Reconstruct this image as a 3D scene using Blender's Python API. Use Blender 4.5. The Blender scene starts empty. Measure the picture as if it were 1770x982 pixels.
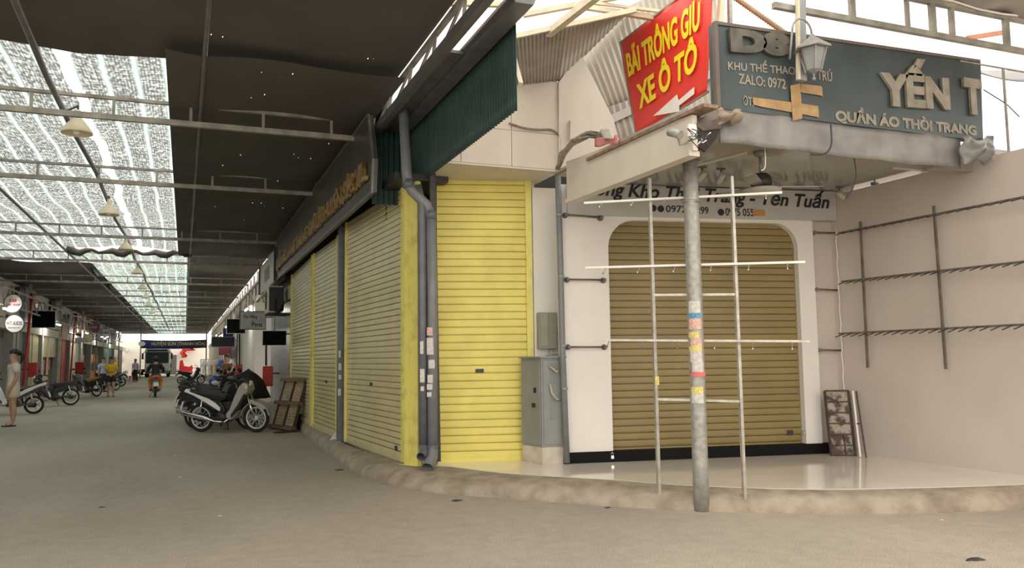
import bpy, bmesh, math, random
from mathutils import Vector, Matrix
random.seed(7)
S = bpy.context.scene
COL = S.collection

# ------------------------------------------------------------------ camera, world, exposure
F, CX, CY, EYE = 1400.0, 885.0, 491.0, 1.4
_up = Vector((-205, 15312, -1400)).normalized()
_fw = Vector((-565, -135, -1400)); _fw = (_fw - _up*_fw.dot(_up)).normalized()
_rt = _fw.cross(_up)
R3 = Matrix((_rt, _fw, _up))
CAM = Vector((0, 0, EYE))
cd = bpy.data.cameras.new('camera'); cam = bpy.data.objects.new('camera', cd); COL.objects.link(cam)
cd.sensor_width = 36; cd.lens = F/1770*36; cd.clip_end = 400
cam.matrix_world = Matrix.Translation(CAM) @ R3.to_4x4()
S.camera = cam
S.view_settings.view_transform = 'Standard'; S.view_settings.look = 'None'
S.view_settings.gamma = 1; S.view_settings.use_curve_mapping = False
S.view_settings.exposure = 1.15
w = bpy.data.worlds.new('overcast_sky'); S.world = w; w.use_nodes = True
wn = w.node_tree.nodes; wl = w.node_tree.links
bg = wn['Background']; bg.inputs[1].default_value = 1.15; bg.inputs[0].default_value = (1.0, 0.935, 0.85, 1)
S.cycles.max_bounces = 8; S.cycles.diffuse_bounces = 5; S.cycles.transparent_max_bounces = 12
S.cycles.sample_clamp_indirect = 6
S.cycles.use_denoising = True

# ------------------------------------------------------------------ pixel rays (1770x982) to world points
def ray(x, y): return R3 @ Vector((x-CX, -(y-CY), -F))
def atZ(x, y, z=0.0):
    d = ray(x, y); return CAM + d*((z-EYE)/d.z)
def atY(x, y, Y):
    d = ray(x, y); return CAM + d*(Y/d.y)
def atX(x, y, X):
    d = ray(x, y); return CAM + d*(X/d.x)
def smooth(pts, n=5):
    P = [Vector(p) for p in pts]; out = []
    for i in range(len(P)-1):
        p0, p1, p2, p3 = P[max(i-1, 0)], P[i], P[i+1], P[min(i+2, len(P)-1)]
        for k in range(n):
            f = k/n; out.append(.5*((2*p1)+(p2-p0)*f+(2*p0-5*p1+4*p2-p3)*f*f+(3*p1-p0-3*p2+p3)*f**3))
    return out+[P[-1]]
class Wall:
    """vertical plane through two ground points, left to right; s along, z up, n towards the viewer"""
    def __init__(s, p0, p1):
        s.p = Vector((p0[0], p0[1], 0)); q = Vector((p1[0], p1[1], 0))
        s.t = (q-s.p).normalized(); s.L = (q-s.p).length; s.n = Vector((s.t.y, -s.t.x, 0))
    def pt(s, a, z, n=0.0): return s.p + s.t*a + s.n*n + Vector((0, 0, z))
    def hit(s, x, y, n=0.0):
        d = ray(x, y); k = (s.p+s.n*n-CAM).dot(s.n)/d.dot(s.n); P = CAM+d*k
        return (P-s.p).dot(s.t), P.z
    def mat(s, a, z, n=0.0):
        m = Matrix((s.t, Vector((0, 0, 1)), s.n)).transposed().to_4x4(); m.translation = s.pt(a, z, n); return m

# ------------------------------------------------------------------ materials
MATS = {}
def M(name, c, rough=.6, metal=0.0, var=.12, scale=6.0, bump=0.0, c2=None, stretch=(1, 1, 1), det=6, emit=None, alpha=None, coat=0.0, lo=.35, hi=.65, bscale=None):
    if name in MATS: return MATS[name]
    m = bpy.data.materials.new(name); m.use_nodes = True
    nt = m.node_tree; b = nt.nodes['Principled BSDF']
    b.inputs['Roughness'].default_value = rough; b.inputs['Metallic'].default_value = metal
    if coat: b.inputs['Coat Weight'].default_value = coat
    tc = nt.nodes.new('ShaderNodeTexCoord'); mp = nt.nodes.new('ShaderNodeMapping'); mp.inputs['Scale'].default_value = stretch
    nt.links.new(tc.outputs['Object'], mp.inputs[0])
    no = nt.nodes.new('ShaderNodeTexNoise'); no.inputs['Scale'].default_value = scale; no.inputs['Detail'].default_value = det
    nt.links.new(mp.outputs[0], no.inputs['Vector'])
    rp = nt.nodes.new('ShaderNodeValToRGB')
    if c2 is None: c2 = tuple(x*(1-var) for x in c); c1 = tuple(min(1, x*(1+var)) for x in c)
    else: c1 = c
    rp.color_ramp.elements[0].position = lo; rp.color_ramp.elements[1].position = hi
    rp.color_ramp.elements[0].color = (*c2, 1); rp.color_ramp.elements[1].color = (*c1, 1)
    nt.links.new(no.outputs['Fac'], rp.inputs[0]); nt.links.new(rp.outputs[0], b.inputs['Base Color'])
    if bump:
        n2 = nt.nodes.new('ShaderNodeTexNoise'); n2.inputs['Scale'].default_value = bscale or scale*8; n2.inputs['Detail'].default_value = 5
        nt.links.new(mp.outputs[0], n2.inputs['Vector'])
        bp = nt.nodes.new('ShaderNodeBump'); bp.inputs['Strength'].default_value = bump; bp.inputs['Distance'].default_value = .02
        nt.links.new(n2.outputs['Fac'], bp.inputs['Height']); nt.links.new(bp.outputs[0], b.inputs['Normal'])
    if emit: b.inputs['Emission Color'].default_value = (*emit[0], 1); b.inputs['Emission Strength'].default_value = emit[1]
    MATS[name] = m; return m

def ground_mat():
    m = bpy.data.materials.new('asphalt'); m.use_nodes = True; nt = m.node_tree; N = nt.nodes; L = nt.links
    b = N['Principled BSDF']; b.inputs['Roughness'].default_value = .82
    tc = N.new('ShaderNodeTexCoord')
    def noise(sc, det, st=(1, 1, 1)):
        mp = N.new('ShaderNodeMapping'); mp.inputs['Scale'].default_value = st; L.new(tc.outputs['Object'], mp.inputs[0])
        n = N.new('ShaderNodeTexNoise'); n.inputs['Scale'].default_value = sc; n.inputs['Detail'].default_value = det; L.new(mp.outputs[0], n.inputs['Vector']); return n
    a = noise(.5, 5, (1, .45, 1)); f = noise(95, 3); g = noise(7, 6)
    r1 = N.new('ShaderNodeValToRGB'); r1.color_ramp.elements[0].position = .35; r1.color_ramp.elements[1].position = .7
    r1.color_ramp.elements[0].color = (.345, .305, .25, 1); r1.color_ramp.elements[1].color = (.46, .41, .335, 1)
    L.new(a.outputs['Fac'], r1.inputs[0])
    def mul(c, n, p0, p1, v0, v1):
        r = N.new('ShaderNodeValToRGB'); r.color_ramp.elements[0].position = p0; r.color_ramp.elements[1].position = p1
        r.color_ramp.elements[0].color = (v0, v0, v0, 1); r.color_ramp.elements[1].color = (v1, v1, v1, 1)
        L.new(n.outputs['Fac'], r.inputs[0]); x = N.new('ShaderNodeMix'); x.data_type = 'RGBA'; x.blend_type = 'MULTIPLY'; x.inputs[0].default_value = 1
        L.new(c, x.inputs[6]); L.new(r.outputs[0], x.inputs[7]); return x.outputs[2]
    c = mul(r1.outputs[0], f, .3, .7, .70, 1.28); c = mul(c, g, .3, .7, .92, 1.07)
    L.new(c, b.inputs['Base Color'])
    bp = N.new('ShaderNodeBump'); bp.inputs['Strength'].default_value = .25; bp.inputs['Distance'].default_value = .01
    L.new(f.outputs['Fac'], bp.inputs['Height']); L.new(bp.outputs[0], b.inputs['Normal'])
    return m

def net_mat(name, dens, teal, tint=(.62, .68, .68)):
    """woven shade net: open weave lets the sky through, threads transmit some light"""
    m = bpy.data.materials.new(name); m.use_nodes = True; nt = m.node_tree; N = nt.nodes; L = nt.links
    for n in list(N): N.remove(n)
    out = N.new('ShaderNodeOutputMaterial'); tc = N.new('ShaderNodeTexCoord')
    def mapn(st):
        mp = N.new('ShaderNodeMapping'); mp.inputs['Scale'].default_value = st; L.new(tc.outputs['Object'], mp.inputs[0]); return mp.outputs[0]
    def math_(op, a, bb):
        x = N.new('ShaderNodeMath'); x.operation = op
        for i, v in enumerate((a, bb)):
            if isinstance(v, (int, float)): x.inputs[i].default_value = v
            else: L.new(v, x.inputs[i])
        return x.outputs[0]
    def noise(st, sc, det=5):
        n = N.new('ShaderNodeTexNoise'); n.inputs['Scale'].default_value = sc; n.inputs['Detail'].default_value = det; L.new(mapn(st), n.inputs['Vector']); return n.outputs['Fac']
    streak = noise((1.1, 8, 1), 3.0, 6)
    fine = noise((26, 9, 1), 1.0, 4)
    wv = N.new('ShaderNodeTexWave'); wv.wave_type = 'BANDS'; wv.bands_direction = 'X'; wv.inputs['Scale'].default_value = 9; wv.inputs['Distortion'].default_value = 1.2; wv.inputs['Detail'].default_value = 2
    L.new(mapn((1, .35, 1)), wv.inputs['Vector'])
    w2 = N.new('ShaderNodeTexWave'); w2.wave_type = 'BANDS'; w2.bands_direction = 'X'; w2.inputs['Scale'].default_value = .95; w2.inputs['Distortion'].default_value = .8; w2.inputs['Detail'].default_value = 3; w2.inputs['Detail Scale'].default_value = 2
    L.new(mapn((1, .5, 1)), w2.inputs['Vector'])
    line = math_('POWER', w2.outputs['Fac'], 14)
    op = math_('ADD', math_('MULTIPLY', math_('SUBTRACT', streak, .5), 2.2), math_('MULTIPLY', math_('SUBTRACT', fine, .5), 3.2))
    op = math_('ADD', op, math_('MULTIPLY', math_('SUBTRACT', wv.outputs['Fac'], .5), .35))
    op = math_('ADD', op, dens)
    op = math_('ADD', op, math_('MULTIPLY', line, .5))
    cl = N.new('ShaderNodeClamp'); cl.inputs[1].default_value = .08; cl.inputs[2].default_value = .97; L.new(op, cl.inputs[0])
    col = N.new('ShaderNodeMix'); col.data_type = 'RGBA'; col.inputs[6].default_value = (.12, .13, .125, 1); col.inputs[7].default_value = (*teal, 1)
    L.new(line, col.inputs[0])
    df = N.new('ShaderNodeBsdfDiffuse'); tl = N.new('ShaderNodeBsdfTranslucent'); L.new(col.outputs[2], df.inputs[0]); L.new(col.outputs[2], tl.inputs[0])
    m1 = N.new('ShaderNodeMixShader'); m1.inputs[0].default_value = .75; L.new(df.outputs[0], m1.inputs[1]); L.new(tl.outputs[0], m1.inputs[2])
    tr = N.new('ShaderNodeBsdfTransparent'); tr.inputs[0].default_value = (*tint, 1)
    m2 = N.new('ShaderNodeMixShader'); L.new(cl.outputs[0], m2.inputs[0]); L.new(tr.outputs[0], m2.inputs[1]); L.new(m1.outputs[0], m2.inputs[2])
    L.new(m2.outputs[0], out.inputs[0]); return m

def tarp_mat():
    """dense dark tarpaulin with a few worn pinholes"""
    m = bpy.data.materials.new('dark_tarp'); m.use_nodes = True; nt = m.node_tree; N = nt.nodes; L = nt.links
    b = N['Principled BSDF']; b.inputs['Roughness'].default_value = .75
    tc = N.new('ShaderNodeTexCoord')
    n = N.new('ShaderNodeTexNoise'); n.inputs['Scale'].default_value = 1.2; n.inputs['Detail'].default_value = 6; L.new(tc.outputs['Object'], n.inputs['Vector'])
    r = N.new('ShaderNodeValToRGB'); r.color_ramp.elements[0].color = (.066, .06, .05, 1); r.color_ramp.elements[1].color = (.125, .112, .092, 1)
    L.new(n.outputs['Fac'], r.inputs[0]); L.new(r.outputs[0], b.inputs['Base Color'])
    mp = N.new('ShaderNodeMapping'); mp.inputs['Scale'].default_value = (14, 3.2, 1); L.new(tc.outputs['Object'], mp.inputs[0])
    v = N.new('ShaderNodeTexVoronoi'); v.inputs['Scale'].default_value = 1.1; v.inputs['Randomness'].default_value = 1; L.new(mp.outputs[0], v.inputs['Vector'])
    lt = N.new('ShaderNodeMath'); lt.operation = 'LESS_THAN'; lt.inputs[1].default_value = .075; L.new(v.outputs['Distance'], lt.inputs[0])
    n3 = N.new('ShaderNodeTexNoise'); n3.inputs['Scale'].default_value = 1.6; L.new(tc.outputs['Object'], n3.inputs['Vector'])
    gt = N.new('ShaderNodeMath'); gt.operation = 'GREATER_THAN'; gt.inputs[1].default_value = .60; L.new(n3.outputs['Fac'], gt.inputs[0])
    mu = N.new('ShaderNodeMath'); mu.operation = 'MULTIPLY'; L.new(lt.outputs[0], mu.inputs[0]); L.new(gt.outputs[0], mu.inputs[1])
    iv = N.new('ShaderNodeMath'); iv.operation = 'SUBTRACT'; iv.inputs[0].default_value = 1; L.new(mu.outputs[0], iv.inputs[1]); L.new(iv.outputs[0], b.inputs['Alpha'])
    return m

ASPH = ground_mat(); NETA = net_mat('shade_net_near', .72, (.62, .86, .84), (.50, .54, .54)); NETB = net_mat('shade_net_green', .62, (.50, .80, .74), (.52, .60, .56)); TARP = tarp_mat()
YEL = M('yellow_shutter_paint', (.76, .66, .16), .45, var=.07, scale=3)
YELT = M('yellow_trim_paint', (.80, .73, .19), .5, c2=(.62, .53, .14), scale=5, lo=.3, hi=.5)
PALE = M('pale_yellow_shutter_paint', (.60, .54, .30), .32, var=.08, scale=2.5)
BRN = M('olive_brown_shutter_paint', (.26, .195, .07), .42, var=.10, scale=2)
WHT = M('white_wall_paint', (.78, .75, .70), .55, var=.03, scale=2)
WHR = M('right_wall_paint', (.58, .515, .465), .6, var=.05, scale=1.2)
CRM = M('cream_panel', (.64, .585, .50), .5, var=.05, scale=3, stretch=(1, 1, .3))
CRD = M('dusty_cream', (.60, .55, .46), .7, var=.12, scale=4)
BLK = M('black_tile', (.006, .006, .006), .6, var=.2); BLK.node_tree.nodes['Principled BSDF'].inputs['Specular IOR Level'].default_value = .15
TILE = M('glossy_white_tile', (.84, .78, .69), .07, var=.05, scale=1.5)
SOFF = M('glossy_ceiling_panel', (.36, .345, .305), .09, var=.05, scale=1.5)
KERB = M('kerb_concrete', (.40, .34, .26), .85, c2=(.25, .205, .15), scale=5, bump=.5, lo=.3, hi=.62, bscale=30)
CONC = M('painted_concrete', (.62, .57, .48), .8, c2=(.45, .40, .33), scale=6, bump=.2)
GALV = M('galvanised_steel', (.42, .405, .365), .45, .3, c2=(.30, .29, .26), scale=22, bump=.04)
RACKM = M('rack_steel', (.50, .47, .42), .4, .6, var=.15, scale=14)
WRAIL = M('white_rail_enamel', (.80, .78, .73), .35, var=.04)
CHR = M('chrome', (.70, .70, .70), .15, 1.0, var=.05)
PVC = M('grey_pvc', (.135, .145, .165), .35, c2=(.10, .105, .12), scale=8)
PVCL = M('light_grey_pvc', (.19, .20, .205), .4, var=.1)
GRYM = M('grey_cabinet_paint', (.27, .28, .27), .5, c2=(.22, .23, .22), scale=4)
OLV = M('olive_grey_box', (.30, .29, .23), .55, var=.08)
TRUS = M('truss_steel', (.38, .36, .31), .6, .1, c2=(.22, .20, .17), scale=5)
TRUC = M('cream_steel', (.62, .55, .40), .6, var=.12)
GRN = M('green_corrugated', (.03, .066, .058), .45, var=.18, scale=3)
GUT = M('gutter_metal', (.20, .195, .195), .42, .35, c2=(.15, .14, .145), scale=5)
CORR = M('pale_corrugated', (.52, .48, .40), .5, .15, c2=(.40, .37, .31), scale=3)
CORD = M('dull_corrugated', (.42, .39, .35), .55, .1, c2=(.34, .31, .27), scale=4)
DARK = M('dark_steel', (.045, .043, .042), .5, .2, var=.2)
BLACK = M('black_plastic', (.012, .012, .013), .4, var=.2)
SBLK = M('matt_black_board', (.006, .006, .007), .85, var=.2); SBLK.node_tree.nodes['Principled BSDF'].inputs['Specular IOR Level'].default_value = .1
RUB = M('tyre_rubber', (.014, .014, .014), .8, var=.2)
SIGNB = M('dark_sign_panel', (.055, .072, .078), .3, c2=(.035, .050, .048), scale=2)
SIGNL = M('long_sign_panel', (.075, .068, .056), .35, c2=(.055, .052, .045), scale=2.5)
GOLD = M('faded_gold_letter', (.52, .38, .16), .3, .3, c2=(.26, .15, .06), scale=9)
GOLDD = M('tarnished_letter', (.125, .11, .085), .5, .1, c2=(.07, .065, .055), scale=10)
TANL = M('tan_letter', (.25, .22, .17), .5, var=.2, scale=8)
TAPE = M('brown_packing_tape', (.40, .25, .10), .4, c2=(.29, .17, .07), scale=10)
RED = M('banner_red', (.72, .035, .022), .4, var=.06, scale=2)
YLET = M('banner_yellow', (.87, .70, .02), .45, var=.04)
WLET = M('banner_white', (.80, .76, .70), .5, var=.04)
REDP = M('red_paint', (.52, .018, .012), .4, var=.1)
INK = M('black_ink', (.012, .011, .012), .5, var=.1)
BLUEB = M('blue_banner', (.02, .03, .19), .5, var=.1)
WOOD = M('pallet_wood', (.22, .145, .085), .8, c2=(.10, .065, .04), scale=12, stretch=(4, 1, 1), bump=.3)
PAPW = M('white_paper', (.68, .65, .60), .8, c2=(.50, .48, .44), scale=30)
PAPY = M('yellow_paper', (.68, .58, .18), .8, var=.15, scale=40)
PAPP = M('pink_paper', (.66, .42, .34), .8, var=.2, scale=40)
PAPB = M('blue_paper', (.10, .30, .48), .8, var=.2, scale=40)
SKIN = M('skin', (.48, .29, .19), .55, var=.05)
HAIR = M('black_hair', (.014, .011, .010), .5, var=.3, scale=30)
GLASS = M('dark_glass', (.012, .02, .02), .5, var=.2)
SHOPIN = M('shop_interior', (.50, .46, .40), .8, var=.15, scale=1.5)

# ------------------------------------------------------------------ mesh builder
OFF = {}
def tag(o, label=None, cat=None, group=None, kind=None):
    if label: o['label'] = label
    if cat: o['category'] = cat
    if group: o['group'] = group
    if kind: o['kind'] = kind
    return o
def empty(name, loc, label=None, cat=None, group=None, rz=0.0):
    o = bpy.data.objects.new(name, None); o.empty_display_size = .2; o.location = loc; o.rotation_euler = (0, 0, rz); COL.objects.link(o)
    OFF[o.name] = Vector(loc) if rz == 0 else Vector((0, 0, 0)); return tag(o, label, cat, group)
class MB:
    def __init__(s): s.v = []; s.f = []; s.sm = []
    def add(s, vs, fs, smooth=False):
        k = len(s.v); s.v += [Vector(v) for v in vs]; s.f += [tuple(i+k for i in f) for f in fs]; s.sm += [smooth]*len(fs); return s
    def hexa(s, c):      # 8 corners: bottom 4, top 4
        return s.add(c, [(0, 3, 2, 1), (4, 5, 6, 7), (0, 1, 5, 4), (1, 2, 6, 5), (2, 3, 7, 6), (3, 0, 4, 7)])
    def box(s, a, b):
        (x0, y0, z0), (x1, y1, z1) = a, b
        return s.hexa([(x0, y0, z0), (x1, y0, z0), (x1, y1, z0), (x0, y1, z0), (x0, y0, z1), (x1, y0, z1), (x1, y1, z1), (x0, y1, z1)])
    def wbox(s, W, a0, a1, z0, z1, n0, n1):
        c = [W.pt(a, z, n) for z in (z0, z1) for a, n in ((a0, n1), (a1, n1), (a1, n0), (a0, n0))]
        return s.hexa(c)
    def bar(s, p, q, w, h=None, up=(0, 0, 1)):
        p, q = Vector(p), Vector(q); h = h or w; d = (q-p).normalized(); u = Vector(up)
        if abs(d.dot(u)) > .97: u = Vector((0, 1, 0))
        a = d.cross(u).normalized()*w/2; b = a.cross(d).normalized()*h/2
        return s.hexa([p-a-b, p+a-b, q+a-b, q-a-b, p-a+b, p+a+b, q+a+b, q-a+b])
    def tube(s, pts, r, seg=10, cap=True):
        pts = [Vector(p) for p in pts]; n = len(pts); rs = r if isinstance(r, (list, tuple)) else [r]*n
        vs = []; prev = None
        for i, p in enumerate(pts):
            d = (pts[min(i+1, n-1)]-pts[max(i-1, 0)]).normalized()
            if prev is None:
                u = Vector((0, 0, 1)) if abs(d.z) < .9 else Vector((1, 0, 0)); a = d.cross(u).normalized()
            else: a = (prev-d*prev.dot(d)).normalized()
            prev = a; b = d.cross(a)
            for k in range(seg):
                t = 2*math.pi*k/seg; vs.append(p+(a*math.cos(t)+b*math.sin(t))*rs[i])
        fs = [(i*seg+k, i*seg+(k+1) % seg, (i+1)*seg+(k+1) % seg, (i+1)*seg+k) for i in range(n-1) for k in range(seg)]
        s.add(vs, fs, True)
        if cap:
            k0 = len(s.v)-n*seg; s.f += [tuple(k0+i for i in range(seg-1, -1, -1)), tuple(k0+(n-1)*seg+i for i in range(seg))]; s.sm += [False, False]
        return s
    def lathe(s, prof, c=(0, 0, 0), seg=20, axis='z', smooth=True):
        c = Vector(c); vs = []
        for r, h in prof:
            for k in range(seg):
                t = 2*math.pi*k/seg; x, y = r*math.cos(t), r*math.sin(t)
                vs.append(c+Vector({'z': (x, y, h), 'y': (x, h, y), 'x': (h, x, y)}[axis]))
        n = len(prof); fs = [(i*seg+k, i*seg+(k+1) % seg, (i+1)*seg+(k+1) % seg, (i+1)*seg+k) for i in range(n-1) for k in range(seg)]
        return s.add(vs, fs, smooth)
    def sphere(s, c, r, seg=14, ring=9):
        r = (r, r, r) if isinstance(r, (int, float)) else r; c = Vector(c); vs = []
        for i in range(ring+1):
            a = math.pi*i/ring
            for k in range(seg):
                t = 2*math.pi*k/seg; vs.append(c+Vector((r[0]*math.sin(a)*math.cos(t), r[1]*math.sin(a)*math.sin(t), r[2]*math.cos(a))))
        return s.add(vs, [(i*seg+k, i*seg+(k+1) % seg, (i+1)*seg+(k+1) % seg, (i+1)*seg+k) for i in range(ring) for k in range(seg)], True)
    def prism(s, poly, f, n0, n1):        # poly of (a,b); f(a,b,n)->point
        k = len(poly); vs = [f(a, b, n0) for a, b in poly]+[f(a, b, n1) for a, b in poly]
        return s.add(vs, [tuple(range(k)), tuple(range(2*k-1, k-1, -1))]+[(i, i+k, (i+1) % k+k, (i+1) % k) for i in range(k)])
    def grid(s, fn, nu, nv, smooth=True):
        vs = [fn(i/nu, j/nv) for j in range(nv+1) for i in range(nu+1)]
        return s.add(vs, [(j*(nu+1)+i, j*(nu+1)+i+1, (j+1)*(nu+1)+i+1, (j+1)*(nu+1)+i) for j in range(nv) for i in range(nu)], smooth)
    def torus(s, c, R, r, axis='y', seg=28, ms=10):
        c = Vector(c); vs = []
        for i in range(seg):
            t = 2*math.pi*i/seg
            for k in range(ms):
                a = 2*math.pi*k/ms; q = R+r*math.cos(a); h = r*math.sin(a)
                x, y = q*math.cos(t), q*math.sin(t)
                vs.append(c+Vector({'z': (x, y, h), 'y': (x, h, y), 'x': (h, x, y)}[axis]))
        return s.add(vs, [(i*ms+k, i*ms+(k+1) % ms, ((i+1) % seg)*ms+(k+1) % ms, ((i+1) % seg)*ms+k) for i in range(seg) for k in range(ms)], True)
    def build(s, name, mat, parent=None, bevel=0.0, solid=0.0, kind=None, **t):
        if parent is None:
            xs = [v.x for v in s.v]; ys = [v.y for v in s.v]; zs = [v.z for v in s.v]
            off = Vector(((min(xs)+max(xs))/2, (min(ys)+max(ys))/2, min(zs)))
        else: off = OFF[parent.name]
        me = bpy.data.meshes.new(name); me.from_pydata([tuple(v-off) for v in s.v], [], s.f); me.materials.append(mat)
        me.polygons.foreach_set('use_smooth', s.sm); me.update()
        bm = bmesh.new(); bm.from_mesh(me); bmesh.ops.recalc_face_normals(bm, faces=bm.faces); bm.to_mesh(me); bm.free()
        o = bpy.data.objects.new(name, me); COL.objects.link(o)
        if parent is None: o.location = off
        else: o.parent = parent
        OFF[o.name] = off
        if solid: md = o.modifiers.new('solid', 'SOLIDIFY'); md.thickness = solid; md.offset = 0
        if bevel: md = o.modifiers.new('bevel', 'BEVEL'); md.width = bevel; md.segments = 2; md.limit_method = 'ANGLE'
        if kind: o['kind'] = kind
        return tag(o, t.get('label'), t.get('cat'), t.get('group'))
def kids(o): return [c for c in bpy.data.objects if c.parent is o]
def copy_tree(o, parent=None, swap=None):
    c = o.copy(); COL.objects.link(c)
    if parent: c.parent = parent
    OFF[c.name] = OFF.get(o.name, Vector((0, 0, 0)))
    if swap and o.type == 'MESH' and o.data.materials and o.data.materials[0].name in swap:
        c.data = o.data.copy(); c.data.materials[0] = swap[o.data.materials[0].name]
    for ch in kids(o): copy_tree(ch, c, swap)
    return c

def text(body, fr, a0, z0, a1, z1, mat, parent, name='lettering', n=.004, bold=0.0, depth=.002, shear=0.0, tilt=0.0, space=1.0, **t):
    """letters fitted into the box a0..a1 x z0..z1 of a wall frame"""
    cu = bpy.data.curves.new('t', 'FONT'); cu.body = body; cu.size = 1; cu.offset = bold; cu.extrude = .001; cu.shear = shear; cu.space_character = space
    cu.resolution_u = 4
    tmp = bpy.data.objects.new('t', cu); COL.objects.link(tmp); bpy.context.view_layer.update()
    me = bpy.data.meshes.new_from_object(tmp.evaluated_get(bpy.context.evaluated_depsgraph_get()))
    bpy.data.objects.remove(tmp); bpy.data.curves.remove(cu)
    xs = [v.co.x for v in me.vertices]; ys = [v.co.y for v in me.vertices]; x0, x1, y0, y1 = min(xs), max(xs), min(ys), max(ys)
    off = OFF[parent.name]
    for v in me.vertices:
        u = (v.co.x-x0)/(x1-x0); q = (v.co.y-y0)/(y1-y0)
        dz = tilt*u
        v.co = fr.pt(a0+(a1-a0)*u, z0+(z1-z0)*q+dz, n+(depth if v.co.z > 0 else 0)) - off
    me.name = name; me.materials.clear(); me.materials.append(mat)
    o = bpy.data.objects.new(name, me); COL.objects.link(o); o.parent = parent; OFF[o.name] = off
    return tag(o, t.get('label'))

# ================================================================== SETTING
FZ = .17
MB().grid(lambda u, v: Vector((-34+68*u, -14+134*v, 0)), 1, 1, False).build('floor', ASPH, kind='structure')
# kerb and raised shop floor
kb = [(503, 716), (514, 738), (540, 762), (574, 790), (612, 816), (652, 833), (700, 845), (755, 853), (830, 859), (900, 864), (1050, 875), (1213, 884), (1400, 888), (1560, 888), (1770, 881), (2050, 862), (2500, 820)]
kt = [(505, 712), (523, 726), (552, 742), (598, 768), (640, 783), (680, 797), (712, 806), (757, 805), (850, 816), (925, 822), (1060, 830), (1195, 840), (1400, 846.5), (1560, 844.5), (1770, 838), (2050, 822), (2500, 785)]
KB = [atZ(x, y, 0) for x, y in kb]; KT = [atZ(x, y, FZ) for x, y in kt]
prof = [(0, 0, -.02), (0, 0, .035), (.10, 0, .09), (.24, 0, .128), (.45, 0, .150), (.8, 0, .166), (1.0, 0, FZ)]
m = MB(); vs = []
N = (len(KB)-1)*10+1
def lerp(A, k):
    i = min(int(k), len(A)-2); f = k-i
    p0, p1, p2, p3 = A[max(i-1, 0)], A[i], A[i+1], A[min(i+2, len(A)-1)]
    return .5*((2*p1)+(p2-p0)*f+(2*p0-5*p1+4*p2-p3)*f*f+(3*p1-p0-3*p2+p3)*f**3)
rk = random.Random(3)
for i in range(N):
    k = i/10; b = lerp(KB, k); t = lerp(KT, k); j = rk.uniform(-.008, .008)
    groove = -.010 if (i % 17 == 3) else 0
    for q, _, z in prof:
        P = b+(t-b)*q; P.z = z + (groove if .05 < z < .16 else 0)
        if 0 < q < 1: P.x += rk.uniform(-.003, .003); P.y += j*.3; P.z += rk.uniform(-.002, .003)+.005*math.sin(i*.23)
        vs.append(P)
n = len(prof)
m.add(vs, [(i*n+k, i*n+k+1, (i+1)*n+k+1, (i+1)*n+k) for i in range(N-1) for k in range(n-1)], True)
m.build('kerb', KERB, kind='structure')
poly = [KT[7]+Vector((-.05, .03, 0))]+[lerp(KT, 7+i/4)+Vector((0, .012, 0)) for i in range(1, 37)]
poly = [(p.x, p.y) for p in poly if p.x < 13]+[(13, 3), (13, 12), (2.55, 12), (2.55, 9.35)]
MB().prism(poly, lambda a, b, n: Vector((a, b, n)), .02, FZ+.004).build('shop_floor_platform', TILE, kind='structure')
# rough concrete base under the street-side shutters
MB().prism([(2.28, 9.4), (2.34, 12.5), (2.24, 16), (2.3, 20), (2.3, 90), (4, 90), (4, 9.4)], lambda a, b, n: Vector((a, b, n)), 0, FZ-.006).build('building_plinth', KERB, kind='structure')

# frames of the corner building
WB = Wall(atZ(985, 802, FZ), atZ(1436, 784, FZ))          # brown-shutter wall
WR = Wall(atZ(1463, 783, FZ), atZ(1768, 823, FZ))         # right wall
WY = Wall(atZ(757, 800, FZ), atZ(897, 796, FZ))           # narrow yellow shutter
WS1 = Wall(atZ(598, 763, FZ), atZ(699, 799, FZ))
WS2 = Wall(atZ(541, 738, FZ), atZ(584, 757, FZ))
WS3 = Wall(atZ(503, 716, FZ), atZ(539, 737, FZ))

# --- brown shutter wall with the round-cornered opening
def S_(W, x, y, n=0): return W.hit(x, y, n)
a_l, _ = S_(WB, 1058, 700); a_r, _ = S_(WB, 1391, 700)
_, ztop = S_(WB, 1200, 383); a_end = WB.hit(1463, 690)[0]; a_pier = WB.hit(1419, 700)[0]
ZC = 3.47
arc = []
rl, rr = .34, .30
for i in range(9):
    t = math.pi/2*i/8; arc.append((a_l+rl-rl*math.cos(t), ztop-rl+rl*math.sin(t)))
for i in range(9):
    t = math.pi/2*i/8; arc.append((a_r-rr+rr*math.sin(t), ztop-rr+rr*math.cos(t)))
zb = FZ+.13
pol = [(-.07, zb), (-.07, 3.46), (a_pier, 3.46), (a_pier, zb), (a_r, zb)]+arc[::-1]+[(a_l, zb)]
MB().prism(pol, lambda a, b, n: WB.pt(a, b, n), 0, -.16).build('wall_back', WHT, kind='structure')
MB().wbox(WB, a_pier-.02, a_end+.3, FZ, 3.46, -.30, -.07).build('wall_back_recess', WHR, kind='structure')
MB().wbox(WB, -.07, a_pier+.10, FZ, zb, -.30, .02).build('baseboard_back', BLK, kind='structure')
MB().wbox(WR, -.25, 5.5, 0, 3.42, -.15, 0).build('wall_right', WHR, kind='structure')
# wall behind the pipes, between the yellow shutter and the brown shop
WP = Wall((atZ(975, 802, FZ)+Vector((-.55, .50, 0))), (atZ(975, 802, FZ)+Vector((.15, .38, 0))))
wa = WP.hit(922, 450)[0]; wb = WP.hit(915, 450)[0]
MB().wbox(WP, wa, 1.0, FZ, 3.5, -.1, 0).wbox(WP, wb, wa, FZ, 3.5, -.1, -.05).build('wall_between_shops', WHT, kind='structure')

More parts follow.
